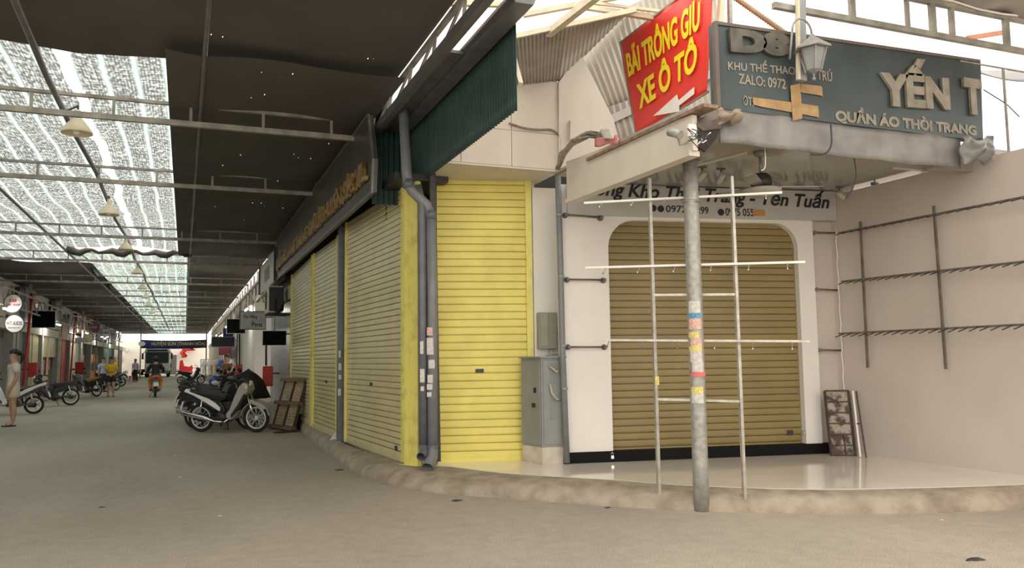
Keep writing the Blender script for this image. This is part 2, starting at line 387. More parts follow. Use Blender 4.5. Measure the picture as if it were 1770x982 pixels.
# overhang of cream panels above the narrow yellow shutter
Yo = WP.p.y-.60
ov = lambda x, y: atY(x, y, Yo)
oz = atY(960, 293, Yo).z; xr = ov(967, 200).x; ztp = atY(965, 142, Yo).z
m = MB()
x = xr
while x > 2.68:
    x2 = max(x-.62, 2.68); m.box((x2+.004, Yo, oz), (x-.004, Yo+.02, oz+.42)); m.box((x2+.004, Yo, oz+.426), (x-.004, Yo+.02, ztp)); x = x2
m.box((2.68, Yo+.018, oz+.0), (xr, Yo+.04, ztp)); m.box((2.68, Yo+.004, oz-.025), (xr-.004, WY.p.y+.3, oz-.002)); m.box((xr-.03, Yo+.02, oz), (xr, WY.p.y, ztp))
m.build('overhang_wall', CRM, kind='structure')
MB().box((2.80, WY.p.y-.02, 3.66), (4.0, WY.p.y+.2, 4.6)).build('wall_upper_front', CRD, kind='structure')
# dark slabs added as building body to keep daylight out from behind the shutters
MB().box((2.75, 10.2, 4.74), (9.5, 90, 4.85)).box((2.42, 10.4, 3.25), (2.6, 24, 4.8)).build('daylight_block_roof', DARK, kind='structure')
MB().box((2.9, 10.15, 0), (9.5, 10.4, 4.8)).box((2.9, 10.15, 0), (3.0, 24, 4.8)).build('daylight_block_wall', DARK, kind='structure')

# upper wall of the brown shop and slanted corrugated sheet
Yu = WB.p.y-.10
WU = Wall((3.0, Yu), (8, Yu))
def px(W, *pts, n=0): return [W.hit(x, y, n) for x, y in pts]
MB().prism(px(WU, (966, 142), (1003, 90), (1060, 205), (1075, 260), (966, 300)), lambda a, b, n: WU.pt(a, b, n), 0, -.1).build('wall_upper_side', CRM, kind='structure')
def corrugated(W, corners, nn, depth, n, slant=0.0, pitch=.08):
    """corners: TL, TR, BR, BL in wall coords; ribs run from the top edge to the bottom edge"""
    TL, TR, BR, BL = [Vector((a, b)) for a, b in corners]
    m = MB()
    wd = (TR-TL).length; nu = max(8, int(wd/pitch*6))
    def fn(u, v):
        p = TL.lerp(TR, u).lerp(BL.lerp(BR, u), v)
        return W.pt(p.x, p.y, n+depth*math.sin(u*wd/pitch*2*math.pi))
    return m.grid(fn, nu, 2)
WC = Wall((3.0, Yu+.25), (8, Yu+.25))
corrugated(WC, px(WC, (985, 60), (1230, -60), (1260, 190), (1052, 215)), 1, .018, 0, pitch=.10).build('corrugated_wall', CORR, solid=.002, kind='structure')
corrugated(WC, px(WC, (1040, 190), (1270, 110), (1290, 250), (1060, 262)), 1, .016, .06, pitch=.10).build('corrugated_wall_low', CORD, solid=.002, kind='structure')
p, q = WC.hit(1044, 212, .1), WC.hit(1235, 125, .1)
MB().bar(WC.pt(*p, .1), WC.pt(*q, .1), .04, .10).build('wall_rail', CORD, kind='structure')
# lean-to roof between the overhang and the sky
A = atZ(882, 68, 4.60); B = atZ(1100, 20, 4.75); C_ = atY(966, 141, Yo+.05); D_ = atY(893, 150, Yo+.05); E_ = WC.pt(*WC.hit(1090, 18, 0)); 
def lean(u, v):
    top = A.lerp(B, u); bot = D_.lerp(E_, u) if u > .45 else D_.lerp(C_, u/.45)
    if u > .45: bot = C_.lerp(E_, (u-.45)/.55)
    P = top.lerp(bot, v); P.z += .007*math.sin(u*190); return P
MB().grid(lean, 420, 3).build('lean_to_roof', CORD, solid=.004, kind='structure')
MB().bar(A+Vector((0, 0, .02)), B+Vector((0, 0, .02)), .03, .05).build('roof_edge_batten', TRUC, kind='structure')

# canopy of the brown shop
P0 = atZ(980, 345, 3.15); P1 = atZ(1192, 262, 3.15)
FW = Wall(P0, P1)
YS = 5.75                                           # plane of the big dark sign
Yc = YS+.05
m = MB()
m.prism([(P0.x+.03, P0.y+.25), (P1.x+.03, P1.y), (4.55, Yc+.03), (9.3, Yc+.06), (9.3, 8.3)], lambda a, b, n: Vector((a, b, n)), ZC, ZC+.04)
m.build('ceiling', SOFF, kind='structure')
m = MB(); m.prism([(0, 3.15), (0, 3.58), (.35, 3.56), (FW.L+.05, 3.46), (FW.L+.05, 3.15)], lambda a, b, n: FW.pt(a, b, n), 0, -.05)
m.wbox(FW, 0, FW.L+.02, 3.11, 3.155, -.09, .02); m.build('canopy_fascia', CRM, kind='structure')
MB().wbox(FW, .5, FW.L+.25, 3.47, 3.50, -.12, .03).build('canopy_flashing', M('rusty_flashing', (.30, .20, .13), .6, c2=(.16, .10, .07), scale=14), kind='structure')
MB().prism([(P0.x, P0.y+.3), (P1.x, P1.y), (4.6, Yc+.1), (9.2, Yc+.1), (9.2, 8.6)], lambda a, b, n: Vector((a, b, n)), 3.51, 3.54).build('canopy_roof', CORD, kind='structure')
# battered grey sheet below the sign
rk = random.Random(5)
WSg = Wall(atY(1240, 185, YS), atY(1690, 242, YS))
def sheet(u, v):
    a = .02+u*2.95; top = 3.56; bot = 3.25+.012*math.sin(u*7)+.006*math.sin(u*23)
    z = top+(bot-top)*v; return WSg.pt(a, z, -.02+.012*math.sin(u*9+v*2)+.006*math.sin(u*31))
MB().grid(sheet, 40, 6).build('canopy_skirt', M('battered_grey_sheet', (.27, .255, .235), .5, c2=(.17, .16, .155), scale=3.5, bump=.1), solid=.012, kind='structure')
# fringe of gravel-grey cladding right of the sign
MB().wbox(WSg, 2.85, 6.5, 3.30, 3.50, -.35, -.25).build('canopy_edge', CORD, kind='structure')

# ------------------------------------------------------------------ ceiling of the market street
HC = 3.35; ZT = EYE+HC
def dvY(Dv, x):                        # depth along the view axis to world Y on image column x near the horizon
    P = ray(x, 622); return P.y*Dv/F
def tarp(name, x0, x1, y0, y1, mat, sag=.05, z=ZT, nx=18, ny=40, seed=1, **k):
    r = random.Random(seed); ph = [r.uniform(0, 6) for _ in range(6)]
    def fn(u, v):
        X = x0+(x1-x0)*u; Y = y0+(y1-y0)*v
        e = min(1, 6*min(u, 1-u))
        return Vector((X, Y, z+e*sag*(math.sin(X*2.1+ph[0])+.7*math.sin(Y*1.3+ph[1])+.4*math.sin(X*4+Y*2+ph[2]))))
    return MB().grid(fn, nx, ny).build(name, mat, kind='structure', **k)
yN = dvY(8.6, 285); yN2 = dvY(23.8, 314); yE = 101
tarp('roof_tarp_front', -13, 2.28, 3.2, yN, TARP, seed=1)
tarp('roof_tarp_right', -.26, 2.28, yN-.6, yN2+.4, TARP, seed=2, z=ZT-.14, sag=.03)
tarp('roof_tarp_far_right', .0, 2.40, yN2, yE, TARP, seed=3, z=ZT-.02, ny=90)
tarp('roof_tarp_far_left', -6.6, -2.95, 30, yE, TARP, seed=4, z=ZT-.02, ny=90)
def netp(xa, xb):
    def net(u, v):
        X = xa+(xb-xa)*u; Y = yN-.25*math.exp(-((X+1.5)/.9)**2)*(1-v)+(yN2-yN)*v
        if abs(X+1.3) < .15: X += .03*math.sin(Y*2.3)+.02*math.sin(Y*5.1)
        return Vector((X, Y, ZT+.04+.05*math.sin(X*2.5+Y*.7)+.04*math.sin(Y*1.9)))
    return net
MB().grid(netp(-9.5, -1.38), 80, 50).build('shade_net_ceiling', NETA, kind='structure')
MB().grid(netp(-1.25, -.25), 14, 50).build('shade_net_ceiling_strip', NETA, kind='structure')
def net3(u, v):
    X = -9.5+6.5*u; Y = yN2+(30.2-yN2)*v; return Vector((X, Y, ZT+.03+.05*math.sin(X*2.5+Y*.7)))
MB().grid(net3, 40, 20).build('shade_net_ceiling_left', NETA, kind='structure')
MB().box((2.2, 10.3, 4.70), (2.9, 27, 4.73)).build('eaves_cover', DARK, kind='structure')
def net2(u, v):
    X = -3.15+3.2*u; Y = yN2+.6+(yE-yN2-.6)*v
    return Vector((X, Y, ZT+.06*math.sin(X*2+Y*1.1)+.07*math.sin(Y*.9)-.05*u))
MB().grid(net2, 24, 120).build('shade_net_ceiling_far', NETB, kind='structure')
# rolled dark edge where the near net ends
m = MB(); pts = [Vector((-3.2+3.3*i/20, yN2+.15+.1*math.sin(i), ZT-.08-.10*math.sin(i*.9)**2)) for i in range(21)]
m.tube(pts, [.04+.07*math.sin(i*.45+1)**2 for i in range(21)], 8).tube([Vector((-7.5+3*i/10, yN2-4.5, ZT-.12+.05*math.sin(i))) for i in range(8)], .16, 8)
m.build('rolled_tarp_edge', TARP, kind='structure')

# --- crossing roof seen at the top right, and the light truss that carries it
ZR = 4.42
xL, xR = 4.0, 10.5
RoofZ = atY(1770, 37, YS).z
def rf(u, v):
    X = 5.6+6.0*u; Y = YS-.0-3.6*v; return Vector((X, Y, RoofZ+.02*math.sin(X*9)+.12*v))
MB().grid(rf, 80, 10).build('crossing_roof', CORD, solid=.01, kind='structure')
# ================================================================== STEELWORK
def truss(name, x0, x1, Y, z0, z1, step, label, group=None, x_off=0, mat=TRUS, ch=.05):
    t = empty(name, ((x0+x1)/2, Y, z0), label, 'roof truss', group)
    MB().bar((x0, Y, z0), (x1, Y, z0), .06, ch*1.35).build('bottom_chord', mat, t)
    MB().bar((x0, Y, z1), (x1, Y, z1), .05, ch*.8).build('top_chord', mat, t)
    x = x0+x_off+step/2
    while x < x1:
        MB().bar((x, Y, z0), (x, Y, z1), .035, .03, up=(0, 1, 0)).build('web_post', mat, t); x += step
    return t
TD = [9.98, 13.6, 19.6, 24.4, 30.9, 37, 44, 52, 60, 68, 76, 84]
ords = ['nearest', 'second nearest', 'third nearest', 'fourth nearest', 'fifth nearest', 'sixth', 'seventh', 'eighth', 'ninth', 'tenth', 'eleventh', 'farthest']
TY = []
for i, d in enumerate(TD):
    Y = dvY(d, 320); TY.append(Y)
    truss('roof_truss', -6.6, 2.25, Y, EYE+3.0, EYE+3.24, .88 if i < 4 else 1.1, 'grey steel ladder truss crossing the street ceiling, %s from the camera' % ords[i] if i < 5 else 'grey steel ladder truss under the far ceiling, %s from the camera' % ords[i], 'street roof trusses', x_off=(i*.37) % .8)
def pole(name, pts, r, mat, label, cat, seg=10, **k): return MB().tube(smooth(pts, 4) if 2 < len(pts) < 9 and seg == 6 or cat == 'cable' else pts, r, seg).build(name, mat, label=label, cat=cat, **k)
pole('ridge_pipe', [(-1.45+.03*math.sin(i*1.9), 5+i*2.4, EYE+3.13) for i in range(34)], .035, GUT, 'bent grey ridge pipe running above the row of hanging lamps', 'pipe')
pole('ceiling_pipe', [(-3.2, 5+i*4, EYE+3.2) for i in range(20)], .03, GUT, 'thin grey pipe left of the ridge pipe under the shade net', 'pipe')
pole('ceiling_pipe', [(.12, 3.3, EYE+3.22), (.12, 6.9, EYE+3.22), (.13, 7.0, EYE+3.18), (.11, 12, EYE+3.2), (.04, 30, EYE+3.2), (.03, 82, EYE+3.2)], .024, GUT, 'thin straight grey pipe under the dark tarp near the right edge of the net', 'pipe')
# hanging lamps
def lamp(x, Y, z, sc, label):
    t = empty('pendant_lamp', (x, Y, z), label, 'lamp', 'pendant lamps under the street ridge')
    MB().lathe([(0, .30), (.035, .30), (.045, .22), (.05, .20), (.075, .17), (.13, .10), (.175, .03), (.18, 0), (.172, 0), (.12, .09), (.06, .155), (0, .16)], (x, Y, z), 24).build('lamp_shade', M('cream_lamp_shade', (.80, .72, .52), .5, var=.05), t)
    MB().lathe([(0, -.035), (.035, -.03), (.05, .0), (.05, .03), (.03, .08), (0, .09)], (x, Y, z+.02), 14).build('bulb', M('lamp_glass', (.85, .82, .75), .2, var=.02), t)
    MB().tube([(x, Y, z+.29), (x, Y, max(z+.36, EYE+3.10))], .012, 8).build('stem', DARK, t)
    MB().tube([(x, Y, max(z+.35, EYE+3.09)), (-1.45, Y, EYE+3.12)], .012, 6).build('hook', DARK, t)
LX = [(133, 222, 9.85), (188, 366, 15), (217, 428, 19.9), (237, 470, 25.7), (246, 497, 30.7), (252, 513, 35.5), (257, 527, 40.5), (262, 540, 47), (267, 551, 55)]
for i, (x, y, d) in enumerate(LX):
    Y = dvY(d, x); P = atY(x, y+9*(9.85/d), Y)
    lamp(P.x, Y, P.z, 1, 'cream bell-shaped pendant lamp under the ridge, %s from the camera' % ords[i])

# --- gutter beams and green valance along the corner of the building
def along(x0y, X): return atX(x0y[0], x0y[1], X)
yg = along((923, 16), 2.60).y
t = empty('box_gutter', (2.5, yg, EYE+2.89), 'grey sheet-metal box gutter slanting above the green corrugated sheet', 'gutter')
m = MB(); m.hexa([(2.43, yg, EYE+2.89), (2.60, yg, EYE+2.89), (2.60, 17, EYE+2.89), (2.43, 17, EYE+2.89), (2.43, yg, EYE+2.99), (2.64, yg, EYE+2.99), (2.64, 17, EYE+2.99), (2.43, 17, EYE+2.99)])
m.build('channel', GUT, t, bevel=.006)
MB().tube([(2.425, yg, EYE+2.99), (2.425, 17, EYE+2.99)], .012, 8).build('rolled_lip', M('bright_lip', (.55, .54, .52), .35, .5, var=.1), t)
MB().box((2.16, yg-.4, EYE+2.86), (2.24, 17, EYE+2.96)).build('eaves_beam', GUT, label='narrow grey steel beam left of the box gutter', cat='beam')
m = MB()
ye = along((893, 188), 2.63).y
zbt = EYE+2.15
def gs(u, v):
    Y = ye+u*(11.0-ye); return Vector((2.63+.012*math.sin(u*(11-ye)/.075*2*math.pi)-.0*v, Y - (.35*v*(1-u) if False else 0), EYE+2.7+(zbt-EYE-2.7)*v))
top = along((868, 70), 2.63)
def gs2(u, v):
    y0 = ye if v > .33 else (ye+.0)
    y0 = [ye-.02, ye, ye-.05, ye+.10][min(3, int(v*3.01))] if u == 0 else ye
    Y = ye+u*(11.0-ye) + (0 if u else 0)
    z = EYE+2.95+(zbt-EYE-2.95)*v
    return Vector((2.63+.012*math.sin(u*(11-ye)/.07*2*math.pi), Y, z))
m.grid(gs2, 420, 6); m.build('green_corrugated_valance', GRN, solid=.003, label='dark green corrugated sheet hanging under the box gutter', cat='corrugated sheet')
MB().box((2.23, 7.2, EYE+2.93), (2.44, 17, EYE+2.96)).build('gutter_flashing', GUT, label='grey metal flashing closing the gap beside the box gutter', cat='flashing')
# green return panel behind the downpipe
MB().grid(lambda u, v: Vector((2.12+.5*u, 9.9+.012*math.sin(u*45), 3.34+.95*v)), 60, 2).build('green_end_panel', GRN, solid=.003, label='small green corrugated panel between the long sign and the downpipe', cat='corrugated sheet')
t = empty('eaves_lattice', (2.3, 8, 4.1), 'tangle of thin grey steel members between street tarp and box gutter', 'steelwork')
rk = random.Random(8)
Y = 4.6
while Y < 13:
    MB().bar((2.20, Y, EYE+2.95), (2.30, Y+.25, EYE+3.3), .035).build('strut', TRUS, t)
    MB().bar((2.30, Y+.25, EYE+3.3), (2.20, Y+.6, EYE+2.95), .025).build('strut', TRUS, t); Y += .95
MB().bar((2.30, 4.6, EYE+3.3), (2.30, 13, EYE+3.3), .05).build('rail', TRUS, t)
# pale timber post and steel rafters above the lean-to roof
def pp(x, y, z): return atZ(x, y, z)
def bars(name, items, mat, label, cat='rafter'):
    m = MB()
    for (a, b, w_) in items: m.bar(a, b, w_)
    return m.build(name, mat, label=label, cat=cat)
a = atX(877, 62, 2.72); b = atX(899, 146, 2.72+.0); bars('timber_batten', [(a, b, .045)], TRUC, 'pale batten leaning at the end of the green corrugated sheet', 'batten')
bars('roof_rafter', [(pp(948, 58, 4.66), pp(1060, -30, 4.66), .07)], TRUC, 'cream steel rafter rising over the lean-to roof edge', 'rafter')
bars('roof_rafter', [(pp(905, 26, 5.0), pp(1185, -28, 5.0), .05)], TRUC, 'thin cream purlin against the bright sky, left of the red banner', 'rafter')
bars('roof_rafter', [(pp(1010, 12, 4.9), pp(1160, 36, 4.9), .05), (pp(1010, 3, 4.95), pp(1160, 22, 4.95), .03)], TRUC, 'cream double rafter ending behind the red banner', 'rafter')
bars('roof_rafter', [(pp(745, 4, 4.85), pp(866, 8, 4.85), .05)], TRUC, 'pale purlin above the box gutter at the top of the picture', 'rafter')
bars('banner_post', [(atY(1238, 180, 5.95), atY(1250, -60, 5.95), .05)], TRUC, 'pale square post between the red banner and the dark sign', 'post')
bars('banner_post', [(atY(1262, 45, 6.0), atY(1260, -60, 6.0), .035)], GALV, 'thin grey post rising above the left end of the dark sign', 'post')

# --- right-hand truss over the dark sign
ZB = atY(1400, 21, YS-.05).z
zt2 = RoofZ-.03
t = empty('canopy_truss', (6.5, YS-.05, ZB), 'pale steel truss against the bright sky above the dark sign', 'roof truss')
MB().bar((4.9, YS-.05, ZB), (10.5, YS-.05, ZB), .05, .055).build('bottom_chord', TRUS, t)
MB().bar((5.0, YS-.05, zt2), (10.5, YS-.05, zt2), .05, .05).build('top_chord', TRUS, t)
for x, w_ in ((1474, .06), (1569, .03), (1612, .07), (1645, .05), (1738, .07)):
    X = atY(x, 40, YS-.05).x; MB().bar((X, YS-.05, ZB), (X, YS-.05, zt2), w_, .04, up=(0, 1, 0)).build('web_post', TRUS, t)
MB().tube([(5.4+i*.35, YS-.09, zt2+.02+.02*math.sin(i*1.7)) for i in range(15)], .012, 6).build('cable', WRAIL, t)
t = empty('roof_clutter', (7.6, YS+.6, ZB), 'folded grey and orange sheets lying on the truss at the upper right', 'sheet')
m = MB(); m.grid(lambda u, v: Vector((7.0+3.2*u, YS+.5+.5*v, ZB-.02+.30*v+.05*math.sin(u*9))), 30, 4); m.build('grey_sheet', GUT, t, solid=.01)
MB().bar(atY(1672, 66, YS+.45), atY(1735, 56, YS+.45), .03, .05).build('orange_strip', M('orange_strip', (.50, .20, .10), .6, var=.1), t)
t = empty('sky_fence', (7.9, YS, 3.5), 'thin wire frame against the bright sky, right of the dark sign', 'fence')
z1 = atY(1703, 113, YS).z; z0 = atY(1770, 262, YS).z
MB().bar((7.3, YS, z1), (9.5, YS, z1), .015).build('rail', TRUS, t); X = atY(1738, 180, YS).x
MB().bar((X, YS, 3.45), (X, YS, z1), .02).build('post', TRUS, t)
MB().tube([atY(1700, 155, YS), atY(1740, 180, YS), atY(1762, 202, YS)], .006, 6).build('wire', DARK, t)

# --- downpipes at the corner
def rs(a, b, n=5): return [a.lerp(b, i/n) for i in range(n+1)]
Wp = Wall((2.3, 9.05), (4.0, 8.95))
def pw(x, y, n=0): return Wp.pt(*Wp.hit(x, y, n), n)
c1 = [pw(747, 785), pw(747, 520), pw(744, 372), pw(738, 355), pw(712, 330), pw(705, 318), pw(703, 300), pw(697, 186)]
t = empty('downpipe', tuple(pw(747, 803)), 'thick grey downpipe with an offset bend, beside the narrow yellow shutter', 'downpipe')
MB().tube(c1[:3], .062, 16).tube(c1[2:6], .06, 16).tube(c1[5:], .06, 16).build('pipe', PVCL, t)
for p_, r_ in ((pw(744, 372), .068), (pw(706, 318), .068), (pw(747, 776), .068)): MB().tube([p_-Vector((0, 0, .05)), p_+Vector((0, 0, .05))], r_, 16).build('collar', PVC, t)

e = pw(747, 785); MB().tube([e+Vector((0, 0, .05)), e+Vector((-.01, -.03, -.02)), e+Vector((-.10, -.16, -.13))], [.066, .068, .066], 16, cap=False).build('outlet_elbow', PVCL, t)
t2 = empty('downpipe', tuple(pw(731, 790)), 'thinner dark grey downpipe between the yellow post and the thick downpipe', 'downpipe')
MB().tube([pw(731, 772), pw(730, 560), pw(729, 355), pw(722, 320)], .048, 14).build('pipe', PVC, t2)
e = pw(731, 772); MB().tube([e, e+Vector((-.01, -.05, -.06)), e+Vector((-.06, -.13, -.10))], .05, 14, cap=False).build('outlet_elbow', PVC, t2)
t3 = empty('steel_channel', tuple(pw(751, 790)), 'dark steel channel left of the narrow yellow shutter', 'post')
MB().bar(pw(756, 798, -.05), pw(747, 300, -.05), .07, .05, up=(0, 1, 0)).build('web', DARK, t3)
# stickers on the downpipes
rk = random.Random(12)
def sticker(x0, y0, x1, y1, mat, label, n=.065, W=None, tilt=0):
    W = W or Wp; a0, z1 = W.hit(x0, y0, n); a1, z0 = W.hit(x1, y1, n)
    o = MB(); ac = (a0+a1)/2; R = .064 if n > .05 else .05
    def fn(u, v):
        a = a0+(a1-a0)*u; d = (a-ac); return W.pt(a, z1+(z0-z1)*v+tilt*d, n-d*d*6+rk.uniform(0, .0015))
    return o.grid(fn, 5, 4).build('paper_sticker', mat, label=label, cat='sticker', group='torn stickers on the corner downpipes')
for s in [(738, 584, 753, 613, PAPW, 'cream torn paper on the thick downpipe, largest sticker there'), (741, 622, 752, 637, PAPW, 'crumpled white paper just below the largest sticker on the downpipe'),
          (738, 566, 749, 580, PAPP, 'purple and white sticker on the thick downpipe, above the large cream paper'), (739, 648, 749, 662, PAPW, 'ragged white paper scraps halfway down the thick downpipe'),
          (738, 664, 748, 674, PAPW, 'small square white paper on the thick downpipe'), (738, 678, 746, 686, PAPW, 'smallest white scrap under the square paper on the downpipe')]:
    sticker(*s)
for s in [(726, 638, 734, 661, PAPW, 'white stencilled notice on the thin dark downpipe'), (726, 590, 732, 612, PAPW, 'torn white paper on the thin downpipe above the stencilled notice'), (727, 668, 733, 676, PAPW, 'small white scrap on the thin downpipe below the stencilled notice')]:
    sticker(*s, n=.052)
# ================================================================== SHUTTERS
def shutter(W, a0, a1, z0, z1, mat, n=0.0, pitch=.076, depth=.009, label='', rails=True, rail_mat=YELT, lock=None, arcpath=None, plate=None):
    t = empty('roller_shutter', tuple(W.pt((a0+a1)/2, z0, n)), label, 'shutter')
    k = int((z1-z0)/pitch); prof = []
    for i in range(k+1):
        z = z0+i*pitch
        for dz, d in ((0, -3.2), (.13, -3.2), (.135, .6), (.30, 1.0), (.60, 1.0), (.85, .9), (.999, .8)):
            if z+dz*pitch <= z1: prof.append((z+dz*pitch, d*depth))
    nu = 6; r = random.Random(int(a0*100)+k)
    bow = [r.uniform(-.003, .003) for _ in range(nu+1)]
    vs = [W.pt(a0+(a1-a0)*i/nu, z, n+d+bow[i]) for z, d in prof for i in range(nu+1)]
    m = MB(); m.add(vs, [(j*(nu+1)+i, j*(nu+1)+i+1, (j+1)*(nu+1)+i+1, (j+1)*(nu+1)+i) for j in range(len(prof)-1) for i in range(nu)], False)
    m.build('slat_curtain', mat, t)
    MB().wbox(W, a0, a1, z0-.035, z0+.03, n-.01, n+.022).build('bottom_bar', mat, t)
    if rails:
        for aa in (a0, a1):
            MB().wbox(W, aa-.035, aa+.03, z0-.03, z1, n-.03, n+.035).build('guide_rail', rail_mat, t)
    if lock:
        a, z = lock; MB().wbox(W, a-.05, a+.05, z-.022, z+.022, n+.01, n+.026).build('lock_plate', DARK, t, bevel=.004)
    if plate:
        a, z = plate; MB().wbox(W, a-.04, a+.04, z-.03, z+.03, n+.01, n+.024).build('hand_slot', DARK, t, bevel=.004)
    return t
# brown one
_, zbb = WB.hit(1200, 786, -.10)
shutter(WB, a_l-.06, a_r+.05, zbb+.03, ztop+.1, BRN, n=-.10, pitch=.083, label='olive brown roller shutter in the white shopfront with rounded corners', rails=False, plate=WB.hit(1366, 748, -.08))
MB().wbox(WB, a_l-.1, a_r+.1, FZ, FZ+.13, -.155, -.12).build('shutter_threshold', BLK, kind='structure')
MB().wbox(WB, a_l-.3, a_r+.3, FZ, 3.6, -.30, -.20).build('wall_behind_shutter', DARK, kind='structure')
# narrow yellow one
zy = WY.hit(840, 797)[1]
shutter(WY, .0, WY.hit(912, 500)[0], FZ+.03, 3.62, YEL, pitch=.0925, label='narrow bright yellow roller shutter beside the grey electrical cabinet', lock=WY.hit(829, 641, .02), rails=False)
a1 = WY.hit(912, 500)[0]
t = empty('shutter_rail', tuple(WY.pt(a1+.04, FZ, 0)), 'yellow guide rail on the right edge of the narrow yellow shutter', 'rail')
MB().wbox(WY, a1-.02, a1+.055, FZ, 3.62, -.03, .05).build('channel', YELT, t)
MB().wbox(WY, a1+.055, a1+.10, FZ, 3.62, -.04, .02).build('jamb_edge', CONC, t)
# street-side shutters
shutter(WS1, .03, WS1.L-.0, FZ+.03, WS1.hit(699, 322)[1], PALE, label='wide pale yellow roller shutter nearest the corner, facing the street', lock=WS1.hit(641, 664, .02), plate=WS1.hit(684, 775, .02), rail_mat=YELT)
shutter(WS2, .03, WS2.L-.02, FZ+.03, WS2.hit(581, 411)[1], PALE, label='middle pale yellow roller shutter left of the dark steel post', lock=WS2.hit(563, 660, .02), rail_mat=YELT)
shutter(WS3, .03, WS3.L-.05, FZ+.03, WS2.hit(581, 411)[1], PALE, label='pale yellow roller shutter behind the leaning wooden pallet', rail_mat=YELT)
# steel post between shutters
t = empty('shutter_post', tuple(WS2.pt(WS2.L+.08, FZ-.02, .05)), 'dark grey steel post between two pale yellow shutters', 'post')
p = atZ(588, 764, FZ-.02); MB().bar((p.x, p.y, FZ-.05), (p.x, p.y, 3.5), .10, .10, up=(0, 1, 0)).build('post', PVC, t)
rk = random.Random(2)
for i, (x0, y0, x1, y1) in enumerate([(585, 606, 589, 618), (585, 628, 590, 640), (585, 648, 590, 656), (584, 672, 589, 684)]):
    Wq = Wall((p.x-.06, p.y-.06), (p.x+.06, p.y-.062)); a0, zz1 = Wq.hit(x0, y0); aa1, zz0 = Wq.hit(x1, y1)
    MB().grid(lambda u, v: Wq.pt(a0+(aa1-a0)*u, zz1+(zz0-zz1)*v, rk.uniform(0, .002)), 2, 3).build('torn_notice', PAPW, label='%s of the torn white notices on the dark steel post' % ['topmost', 'second from top', 'third from top', 'lowest'][i], cat='sticker', group='torn notices on the steel post')
# yellow corner post
t = empty('corner_post', tuple(atZ(714, 803, FZ)), 'bright yellow steel corner post with rusty edge, right of the wide pale shutter', 'post')
Wc = Wall(atZ(700, 803, FZ-.0), atZ(722, 806, FZ))
zt = Wc.hit(710, 318)[1]
L = Wc.L
MB().wbox(Wc, 0.01, L*.36, FZ-.02, zt+.1, -.05, .02).build('front_flange', YELT, t, bevel=.004)
MB().wbox(Wc, L*.36, L, FZ-.02, zt+.05, -.06, -.0).build('web', YELT, t, bevel=.004)
MB().wbox(Wc, -.06, L*1.05, FZ-.03, FZ+.0, -.05, .04).build('foot_plate', YELT, t)
# soffit and dark lintel between shutters and the long sign
MB().box((2.24, 9.2, 3.52), (2.9, 10.2, 3.6)).build('shutter_head', DARK, kind='structure')
MB().prism([(2.30, 12.6), (2.1, 14), (2.1, 20), (2.6, 20), (2.6, 9.6), (2.56, 9.6)], lambda a, b, n: Vector((a, b, n)), 3.56, 3.62).build('shutter_head_far', DARK, kind='structure')

# ================================================================== LONG SIGN OVER THE STREET-SIDE SHUTTERS
ta, tb = atX(478, 416, 2.08), atX(641, 199, 2.08); ba, bb = atX(487, 470, 2.02), atX(662, 306, 2.02)
t = empty('long_shop_sign', ((ta+bb)/2)[:], 'long weathered dark sign with faded gold capitals above the pale shutters', 'sign')
WL = Wall((2.07, tb.y+6.9), (2.05, tb.y))
lnS = (ta.y-tb.y)
zT, zB = (ta.z+tb.z)/2, (ba.z+bb.z)/2-.03
WL = Wall((2.08, ta.y), (2.06, tb.y))
MB().prism([(0, zB), (0, zT), (WL.L, zT), (WL.L+.28, zT-.62), (WL.L+.22, zB), ], lambda a, b, n: WL.pt(a, b, n), 0, -.05).build('board', SIGNL, t)
m = MB(); q = [(0, zB), (0, zT), (WL.L, zT), (WL.L+.28, zT-.62), (WL.L+.22, zB)]
for i in range(5): m.bar(WL.pt(*q[i], .01), WL.pt(*q[(i+1) % 5], .01), .03)
m.build('edge_trim', GUT, t)
text('QUẦN ÁO HÀNG THÙNG GIÁ SỈ CHUYÊN SỈ S.Y.L', WL, .55, zB+.15, WL.L+.02, zB+.60, GOLD, t, bold=.03, n=.012, depth=.05)
text('LÔ 8', WL, .15, zB+.12, .5, zB+.28, REDP, t, bold=.01, n=.012)

# ================================================================== BIG DARK SIGN
sx = lambda x, y, n=0: WSg.hit(x, y, n)
zb0 = sx(1240, 187)[1]; zt0 = sx(1248, 42)[1]; aR = sx(1697, 170)[0]; zbR = sx(1690, 243)[1]; ztR = sx(1703, 108)[1]
t = empty('shop_signboard', tuple(WSg.pt(aR/2, zb0, 0)), 'big dark blue-green signboard reading YẾN T over the shop canopy', 'sign')
MB().prism([(0, zb0), (.0, zt0), (sx(1383, 65)[0]-.02, sx(1383, 62)[1]), (aR+.02, ztR), (aR-.02, zbR)], lambda a, b, n: WSg.pt(a, b, n), 0, -.09).build('board', SIGNB, t)
MB().bar(WSg.pt(0, zb0, .005), WSg.pt(0, zt0, .005), .04).bar(WSg.pt(0, zt0, 0), WSg.pt(aR, ztR, 0), .03).build('edge_trim', M('brown_trim', (.12, .09, .07), .5), t)
def sg(body, x0, y1, x1, y0, mat, tilt=None, **k):
    a0, z0 = sx(x0, y0); a1_, z1_ = sx(x1, y1)
    return text(body, WSg, a0, z0, a1_, z1_, mat, t, **k)
def sgt(body, x0, yb0, yt0, x1, yb1, mat, **k):       # left bottom/top and right bottom in pixels
    a0, zb_ = sx(x0, yb0); _, ztp_ = sx(x0, yt0); a1_, zr = sx(x1, yb1)
    return text(body, WSg, a0, zb_, a1_, ztp_, mat, t, tilt=zr-zb_, **k)
sgt('D8', 1259, 92, 50, 1362, 101, GOLDD, bold=.08, n=.008, depth=.03)
